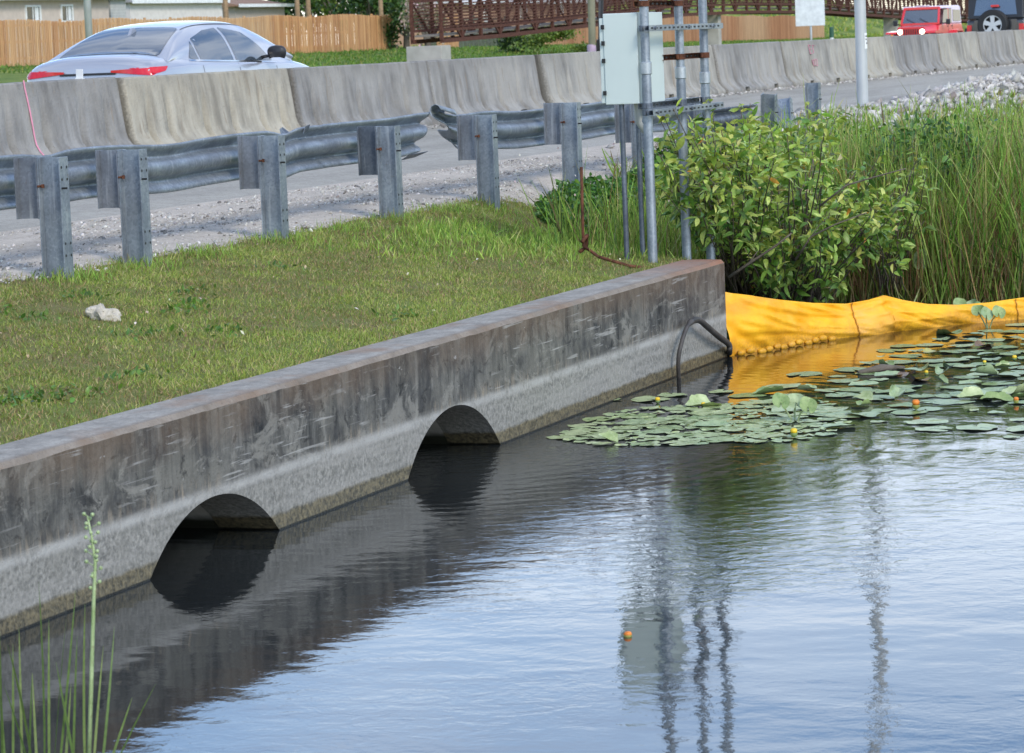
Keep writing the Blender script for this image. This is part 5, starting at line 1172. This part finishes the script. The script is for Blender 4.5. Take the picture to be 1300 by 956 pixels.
def at_b(px, py, Y): return ony(px, py, Y)
def window(root, xa, xb, za, zb_, y, frame=.10, bars=1):
    f = MB()
    for (a, b, c, d) in ((xa-frame, xb+frame, zb_, zb_+frame), (xa-frame, xb+frame, za-frame, za), (xa-frame, xa, za, zb_), (xb, xb+frame, za, zb_)): f.box(((a+b)/2, y-.04, (c+d)/2), (b-a, .10, d-c))
    for k in range(1, bars+1): f.box((xa+(xb-xa)*k/(bars+1), y-.03, (za+zb_)/2), (.06, .06, zb_-za))
    fo = setp(f.build('window', M['white']), root)
    g = MB(); g.box(((xa+xb)/2, y-.012, (za+zb_)/2), (xb-xa, .02, zb_-za)); g.build('pane', M['glass'], fo)
    c = MB(); c.box((xa+(xb-xa)*.8, y-.026, (za+zb_)/2), ((xb-xa)*.28, .006, zb_-za-.04)); c.build('curtain', M['white'], fo)
def house(px0, px1, Y, eave_py, depth, wallc, roofc, label, wins=(), gable=False, roofh=1.6, z0=1.9, over=.5, siding=False):
    a, b = at_b(px0, 30, Y), at_b(px1, 30, Y); ze = (at_b(px0, eave_py, Y)[2]+at_b(px1, eave_py, Y)[2])/2
    root = empty('house', ((a[0]+b[0])/2, Y, z0), label=label, cat='house')
    t = NT('house_wall'); p = t.geo(); z = t.sep(p)[2]; n = t.noise(p, 3, 4)
    c = t.mix(t.mr(n, .35, .65), lin(*[int(k*.95) for k in wallc]), lin(*wallc))
    if siding: fr_ = t.math('FRACT', t.math('MULTIPLY', z, 6)); c = t.mix(t.mr(fr_, 0, .18, .6, 0), c, lin(*[int(k*.65) for k in wallc]))
    t.fin(c, .9)
    w = MB(); w.box(((a[0]+b[0])/2, Y+depth/2, (z0+ze)/2-.2), (b[0]-a[0], depth, ze-z0+.4)); setp(w.build('wall', t.mat), root)
    r = MB(); rm = simple('shingles', lin(*roofc), .9, 0, .2, 8)
    if gable: r.prism([(a[0]-over, ze), (b[0]+over, ze), ((a[0]+b[0])/2, ze+roofh)], Y-over, Y+depth+over, 'y')
    else: r.prism([(Y-over, ze), (Y-over, ze+.08), (Y+depth/2, ze+roofh), (Y+depth+over, ze+.08), (Y+depth+over, ze)], a[0]-over, b[0]+over, 'x')
    setp(r.build('roof', rm), root)
    f = MB(); f.box(((a[0]+b[0])/2, Y-over-.03, ze+.05), (b[0]-a[0]+2*over, .05, .22)); setp(f.build('fascia', M['white']), root)
    for (wa, wb, ya, yb) in wins:
        A, B = at_b(wa, ya, Y), at_b(wb, yb, Y); window(root, A[0], B[0], B[2], A[2], Y)
house(-110, 139, 80, -1, 9, (196, 182, 170), (120, 112, 104), 'pinkish beige house with two dark windows behind the left end of the fence', wins=((-60, -38, 8, 26), (32, 50, 9, 26), (77, 91, 8, 26)))
house(141, 161, 80.6, -2, 8, (182, 182, 178), (120, 112, 104), 'narrow grey house wing with horizontal siding beside the beige house', siding=True, over=.25)
house(166, 283, 84, 3, 9, (214, 208, 202), (150, 148, 146), 'white house with a grey wing and pale roof edge behind the sedan', over=.35, roofh=2.2)
house(300, 362, 92, 8, 8, (172, 160, 148), (134, 104, 84), 'small beige house with a low brown roof right of the white house', gable=False, roofh=.9)
house(585, 760, 100, 4, 10, (176, 140, 112), (196, 192, 190), 'tan house with white framed windows seen through the footbridge', wins=((614, 622, 13, 26), (660, 668, 8, 22), (706, 714, 6, 18)), over=.6, roofh=2.6)
house(800, 905, 105, 9, 10, (126, 104, 88), (92, 78, 70), 'dark brown house behind the brown fence and footbridge', wins=((880, 890, 3, 12),), over=.6, roofh=2.)

def footbridge():
    Y = 45.; root = empty('footbridge', (145, Y, 2.2), label='rust-brown steel truss footbridge crossing the background behind the barriers', cat='footbridge')
    bot = [(561, 52), (640, 45), (751, 32), (860, 19), (950, 15), (1048, 15), (1129, 21), (1225, 26), (1300, 30)]
    B = [at_b(x, y, Y) for x, y in bot]; bx = [p[0] for p in B]; bz = [p[2] for p in B]; H = 1.6; W = 1.25
    X = np.arange(bx[0], bx[-1], 2.1); zf = lambda x: float(np.interp(x, bx, bz))
    for s_, yy in ((0, Y), (1, Y+W)):
        for nm_, hh, aa in (('lower_chord', 0, .16), ('deck_beam', .42, .11), ('upper_chord', H, .14)):
            t = MB()
            for a, b in zip(X, X[1:]): t.bar((a, yy, zf(a)+hh), (b+.001, yy, zf(b)+hh), aa, aa)
            setp(t.build(nm_, M['bridge']), root)
        t = MB()
        for a in X: t.box((a, yy, zf(a)+H/2), (.14, .12, H-.1))
        for i, (a, b) in enumerate(zip(X, X[1:])): t.bar((a, yy, zf(a)+(H if i % 2 == 0 else .05)), (b, yy, zf(b)+(.05 if i % 2 == 0 else H)), .06, .07)
        setp(t.build('truss_web', M['bridge']), root)
        t = MB()
        for k in range(9):
            h = .55+k*.125
            for a, b in zip(X, X[1:]): t.bar((a, yy-.07, zf(a)+h), (b+.001, yy-.07, zf(b)+h), .03, .045)
        setp(t.build('safety_rail', M['bridge']), root)
    d = MB()
    for a, b in zip(X, X[1:]): d.bar((a, Y+W/2, zf(a)+.22), (b+.001, Y+W/2, zf(b)+.22), W-.2, .08)
    setp(d.build('deck', simple('bridge_deck', lin(120, 112, 104), .9)), root)
    m = MB(); m.box((bx[0]+.1, Y+W/2, 1.62), (1.0, W+.25, .9), ch=.03); setp(m.build('abutment', M['abut']), root)
    for i in (len(X)//3, 2*len(X)//3):
        m = MB(); m.box((X[i], Y+W/2, (zf(X[i])+.5)/2), (.5, W-.4, zf(X[i])-.5), ch=.03); setp(m.build('pier', M['abut']), root)
footbridge()
# footpath emerging below the bridge
pth = []
a, b, c, d = onz(566, 60, 1.45), onz(600, 60, 1.45), onz(640, 73, 1.2), onz(600, 78, 1.15)
m = MB(); 
for t in np.linspace(0, 1, 9):
    y = 46-t*14; xl = 108.5-t*20; m.v += [(xl, y, zg(xl, y)+.03), (xl+2.4, y, zg(xl+2.4, y)+.03)]
m.f = [(2*i, 2*i+1, 2*i+3, 2*i+2) for i in range(8)]; m.m = [0]*8; tag(m.build('footpath', M['gravel']), kind='structure')

def pole(name, px, pyb, Y, r, top, label, mat, lean=(0, 0), r2=None):
    g = at_b(px, pyb, Y); z0 = zg(g[0], Y)-.1; root = empty(name, (g[0], Y, z0), label=label, cat='pole')
    m = MB(); m.tube([(0, 0, 0), (lean[0]*top*.5, lean[1]*top*.5, top*.5), (lean[0]*top, lean[1]*top, top)], [r, (r+(r2 or r))/2, r2 or r], 20); m.build('shaft', mat, root, smooth=True); return root
lp2 = pole('lamp_post', 113, 43, 50, .125, 9, 'white street pole standing in front of the picket fence above the sedan roof', M['polepaint'])
m = MB(); m.box((0, 0, .2), (.5, .5, .25), ch=.03); m.build('base', M['abut'], lp2)
um = simple('weathered_pole', lin(150, 146, 124), .9, 0, .15, 3)
u1 = pole('utility_pole', 751, 60, 33, .12, 9, 'pale weathered wooden utility pole just left of the grey cabinet', um, lean=(.0, -.02))
u2 = pole('utility_pole', 760, 60, 33.4, .085, 9, 'darker leaning pole with black cable tied beside the pale utility pole', simple('dark_pole', lin(112, 106, 110), .8, 0, .2, 4), lean=(0, -.055))
m = MB(); m.tube([(-.12, -.1, 0), (-.13, -.18, 1.5), (-.1, -.3, 4)], .035, 8); m.tube([(-.16, .05, .3), (-.15, 0, 1.0), (-.2, -.05, 1.4)], .05, 8); m.build('cable', M['trim'], u2)
m = MB(); m.lathe([(.13, .75), (.15, .8), (.15, 1.2), (.13, 1.25)], (0, 0, 0), 'z', 18); m.build('band', simple('lilac_wrap', lin(160, 140, 156), .6), u1, smooth=True)
sg = pole('road_sign', 1030, 55, 32.5, .045, 2.6, 'back of a white road sign on a thin post right of the brown fence', M['polepaint'])
m = MB(); m.box((-.06, 0, 2.12), (.02, 1.22, 1.1), ch=.004); sgp = m.build('sign_panel', M['white'], sg)
dl = empty('marker_post', tuple(onz(1056, 60, .95)), label='short white marker post with a dark green cap in the grass by the sign', cat='marker post')
g = at_b(1056, 50, 33.5); dl.location = (g[0], 33.5, zg(g[0], 33.5))
m = MB(); m.lathe([(.085, 0), (.085, .95)], (0, 0, 0), 'z', 16); m.build('post', M['white'], dl, smooth=True)
m = MB(); m.lathe([(.10, .95), (.10, 1.38), (.02, 1.40)], (0, 0, 0), 'z', 16); m.build('cap', simple('green_cap', lin(40, 82, 62), .5), dl, auto=40)

def tree(name, label, px, Y, ctr_py, rw, rh, cols, n=3000, leaf=(.14, .28), trunk=True, lobes=9, z0=None, cat='tree', dens=.6, tr=.14):
    g = at_b(px, ctr_py, Y); cz = g[2]; zb = zg(g[0], Y) if z0 is None else z0; root = empty(name, (g[0], Y, zb), label=label, cat=cat)
    P = []; 
    for k in range(lobes):
        c = np.array([g[0], Y, cz])+rng.normal(size=3)*np.array([rw, rw, rh])*.45; r = rw*rng.uniform(.28, .55); q = int(n/lobes)
        d = rnd_dir(q); rad = r*(rng.random((q, 1))**.45)*(1+.25*rng.normal(size=(q, 1))); P.append(c+d*rad*np.array([1, 1, rh/rw*1.1]))
        if trunk:
            m = MB(); m.tube([(g[0], Y, zb+.35*(cz-zb)), tuple((c+np.array([g[0], Y, cz]))/2-np.array([0, 0, .2*rh])), tuple(c)], [tr*.6, tr*.4, tr*.12], 6); setp(m.build('branch', M['bark']), root)
    P = np.vstack(P); P = P[P[:, 2] > zb+.05]; n = len(P)
    if trunk: m = MB(); m.tube([(g[0], Y, zb-.2), (g[0]+.1, Y, zb+(cz-zb)*.5), (g[0], Y, cz)], [tr*1.3, tr, tr*.5], 10); setp(m.build('trunk', M['bark'], smooth=True), root)
    o = foliage('crown', 'chip', P, rnd_dir(n), rnd_dir(n, .6), leaf[0]+(leaf[1]-leaf[0])*rng.random(n), (leaf[0]+(leaf[1]-leaf[0])*rng.random(n))*.36, .2*rng.random(n), .2, clean(cvar(n, cols)), M['leaf']); setp(o, root); return root
DK = [(3, (58, 84, 44)), (2, (78, 106, 52)), (1, (44, 66, 38)), (.7, (112, 136, 70))]; YG = [(3, (104, 128, 56)), (2, (132, 150, 72)), (1, (84, 108, 50))]
tree('bushy_tree', 'dense dark bushy tree standing at the right end of the picket fence', 514, 60, 14, 1.35, 1.7, DK, 5200, (.12, .24))
tree('flowering_shrub', 'shrub with pale pinkish flowers between the bushy tree and the footbridge', 541, 54, 22, .9, 1.3, [(2, (186, 168, 156)), (2, (150, 136, 116)), (2, (86, 100, 62)), (1, (206, 178, 180))], 2600, (.08, .18), cat='shrub')
for px, Y, py, rw, rh, l in ((392, 95, -2, 3.2, 2.2, 'green tree over the fence directly right of the brown-roofed house'), (432, 88, -4, 3.4, 2.4, 'broad green tree rising over the middle of the cedar fence'), (470, 80, -6, 2.8, 2.6, 'green tree over the right part of the cedar fence')): tree('garden_tree', l, px, Y, py, rw, rh, DK if px != 432 else YG+DK, 3200, (.2, .4))
for px, l in ((287, 'thin bare palm trunk behind the fence beside the white house'), (378, 'thin brown palm trunk behind the fence'), (392, 'slim palm trunk next to the thin brown trunk'), (484, 'slim brown trunk at the right part of the cedar fence')):
    g = at_b(px, 20, 70); z0 = zg(g[0], 70); r_ = empty('palm_tree', (g[0], 70, z0), label=l, cat='palm')
    m = MB(); m.tube([(0, 0, -.2), (.05, .03, 3), (0, 0, 6.5)], [.17, .13, .12], 12); m.build('trunk', simple('palm_bark', lin(150, 124, 96), .9, 0, .2, 10), r_, smooth=True)
    k = 14; a = np.linspace(0, 2*PI, k, endpoint=False); P = np.tile([[0, 0, 6.5]], (k, 1)); D = np.stack([np.cos(a), np.sin(a), .6+.5*np.sin(a*3)], 1)
    o = foliage('fronds', 'blade', P, D, np.tile([[0, 0, 1.]], (k, 1))+.1*rng.normal(size=(k, 3)), np.full(k, 2.4), np.full(k, .28), np.full(k, .7), .5, clean(cvar(k, YG)), M['leaf']); o.parent = r_
tree('low_shrub', 'pale green shrub under the footbridge beside the utility poles', 712, 50, 48, 1.9, .8, YG, 3600, (.08, .18), False, cat='shrub')
tree('low_shrub', 'green shrub under the middle of the footbridge span', 665, 52, 52, 1.3, .6, DK, 2200, (.08, .18), False, cat='shrub')
for px, Y, py, rw, rh, l in ((840, 96, 2, 3.5, 2.2, 'dark tree behind the footbridge just right of the cabinet'), (930, 100, -1, 4.5, 2.4, 'dark tree behind the footbridge right of the three conduits'), (1010, 100, 2, 4.0, 2.4, 'dark tree behind the footbridge next to the white road sign'), (640, 118, -6, 4, 3, 'tall green tree rising behind the tan house'), (560, 110, -4, 4, 3, 'green tree behind the left end of the footbridge')): tree('distant_tree', l, px, Y, py, rw, rh, DK, 3000, (.25, .5))
# verge grass texture (far)
n = 60000; x = 95+150*rng.random(n); y = 34+27*rng.random(n); P = np.stack([x, y, zgs(np.stack([x, y], 1))], 1)
tag(foliage('verge_grass', 'tuft', P, rnd_dir(n, 1.2), rnd_dir(n), .08+.12*rng.random(n), .02+.02*rng.random(n), .3*rng.random(n), 0, clean(cvar(n, [(3, (84, 118, 46)), (2, (112, 140, 60)), (.8, (150, 152, 84))])), M['grass']), 'green verge grass between the far lanes and the picket fence', 'grass', kind='stuff')
n = 16000; x = 225+80*rng.random(n); y = 55+45*rng.random(n); P = np.stack([x, y, zgs(np.stack([x, y], 1))], 1)
tag(foliage('hill_grass', 'tuft', P, rnd_dir(n, 1.2), rnd_dir(n), .15+.3*rng.random(n), .04+.05*rng.random(n), .3*rng.random(n), 0, clean(cvar(n, [(3, (150, 162, 76)), (2, (126, 150, 66)), (1, (176, 172, 104))])), M['grass']), 'yellow-green grass on the low bank beyond the end of the brown fence', 'grass', kind='stuff')
n = 9000; x = 21+9*rng.random(n)
# ============================================================ CAMERA, SKY, SUN
cd = bpy.data.cameras.new('camera'); cam = bpy.data.objects.new('camera', cd); COL.objects.link(cam)
cd.sensor_width = 36; cd.lens = F*36/1300; cd.clip_start = .1; cd.clip_end = 6000; cd.shift_y = -(478-CY)/1300
Mx = Matrix([[float(RC[r][c]) for c in range(3)] for r in range(3)]).to_4x4(); Mx.translation = Vector(EYE); cam.matrix_world = Mx
cd.dof.use_dof = True; cd.dof.focus_distance = 18.5; cd.dof.aperture_fstop = 11
S.camera = cam
SUN_EL, SUN_AZ = 35., 230.      # azimuth: direction the light comes FROM, counter-clockwise from +X
w = bpy.data.worlds.new('World'); S.world = w; w.use_nodes = True; nt = w.node_tree; bg = nt.nodes['Background']
sk = nt.nodes.new('ShaderNodeTexSky'); sk.sky_type = 'NISHITA'; sk.sun_disc = False; sk.sun_elevation = math.radians(SUN_EL); sk.sun_rotation = math.radians(90-SUN_AZ); sk.air_density = 1.15; sk.dust_density = .25; sk.ozone_density = 1.4
tc = nt.nodes.new('ShaderNodeTexCoord'); mp = nt.nodes.new('ShaderNodeMapping'); mp.inputs['Scale'].default_value = (1, 1, 3.6); mp.inputs['Location'].default_value = (.3, 1.2, .0); nt.links.new(tc.outputs['Generated'], mp.inputs[0])
nz = nt.nodes.new('ShaderNodeTexNoise'); nz.inputs['Scale'].default_value = 2.6; nz.inputs['Detail'].default_value = 7; nz.inputs['Roughness'].default_value = .55; nt.links.new(mp.outputs[0], nz.inputs[0])
cr = nt.nodes.new('ShaderNodeValToRGB'); cr.color_ramp.elements[0].position = .44; cr.color_ramp.elements[1].position = .66; nt.links.new(nz.outputs['Fac'], cr.inputs[0])
ml = nt.nodes.new('ShaderNodeMath'); ml.operation = 'MULTIPLY_ADD'; ml.inputs[1].default_value = .58; ml.inputs[2].default_value = .0; nt.links.new(cr.outputs[0], ml.inputs[0])
mxx = nt.nodes.new('ShaderNodeMix'); mxx.data_type = 'RGBA'; nt.links.new(ml.outputs[0], mxx.inputs[0]); tn = nt.nodes.new('ShaderNodeMix'); tn.data_type = 'RGBA'; tn.blend_type = 'MULTIPLY'; tn.inputs[0].default_value = 1; nt.links.new(sk.outputs[0], tn.inputs[6]); tn.inputs[7].default_value = (.93, 1.0, 1.17, 1); nt.links.new(tn.outputs[2], mxx.inputs[6]); mxx.inputs[7].default_value = (8.6, 8.9, 9.4, 1)
nt.links.new(mxx.outputs[2], bg.inputs[0]); bg.inputs[1].default_value = .15
sd = bpy.data.lights.new('sun', 'SUN'); so = bpy.data.objects.new('sun', sd); COL.objects.link(so); sd.energy = 1.5; sd.angle = math.radians(14); sd.color = (1, .93, .82)
e, a = math.radians(SUN_EL), math.radians(SUN_AZ); dv = Vector((math.cos(e)*math.cos(a), math.cos(e)*math.sin(a), math.sin(e))); so.rotation_euler = dv.to_track_quat('Z', 'Y').to_euler(); so.location = (0, 0, 30)
vs = S.view_settings; S.display_settings.display_device = 'sRGB'; vs.view_transform = 'Standard'; vs.look = 'None'; vs.exposure = .68; vs.gamma = 1; vs.use_curve_mapping = False
S.cycles.max_bounces = 6; S.cycles.transparent_max_bounces = 4; S.cycles.use_denoising = True; S.cycles.caustics_reflective = True; S.cycles.blur_glossy = .5; S.cycles.caustics_refractive = False
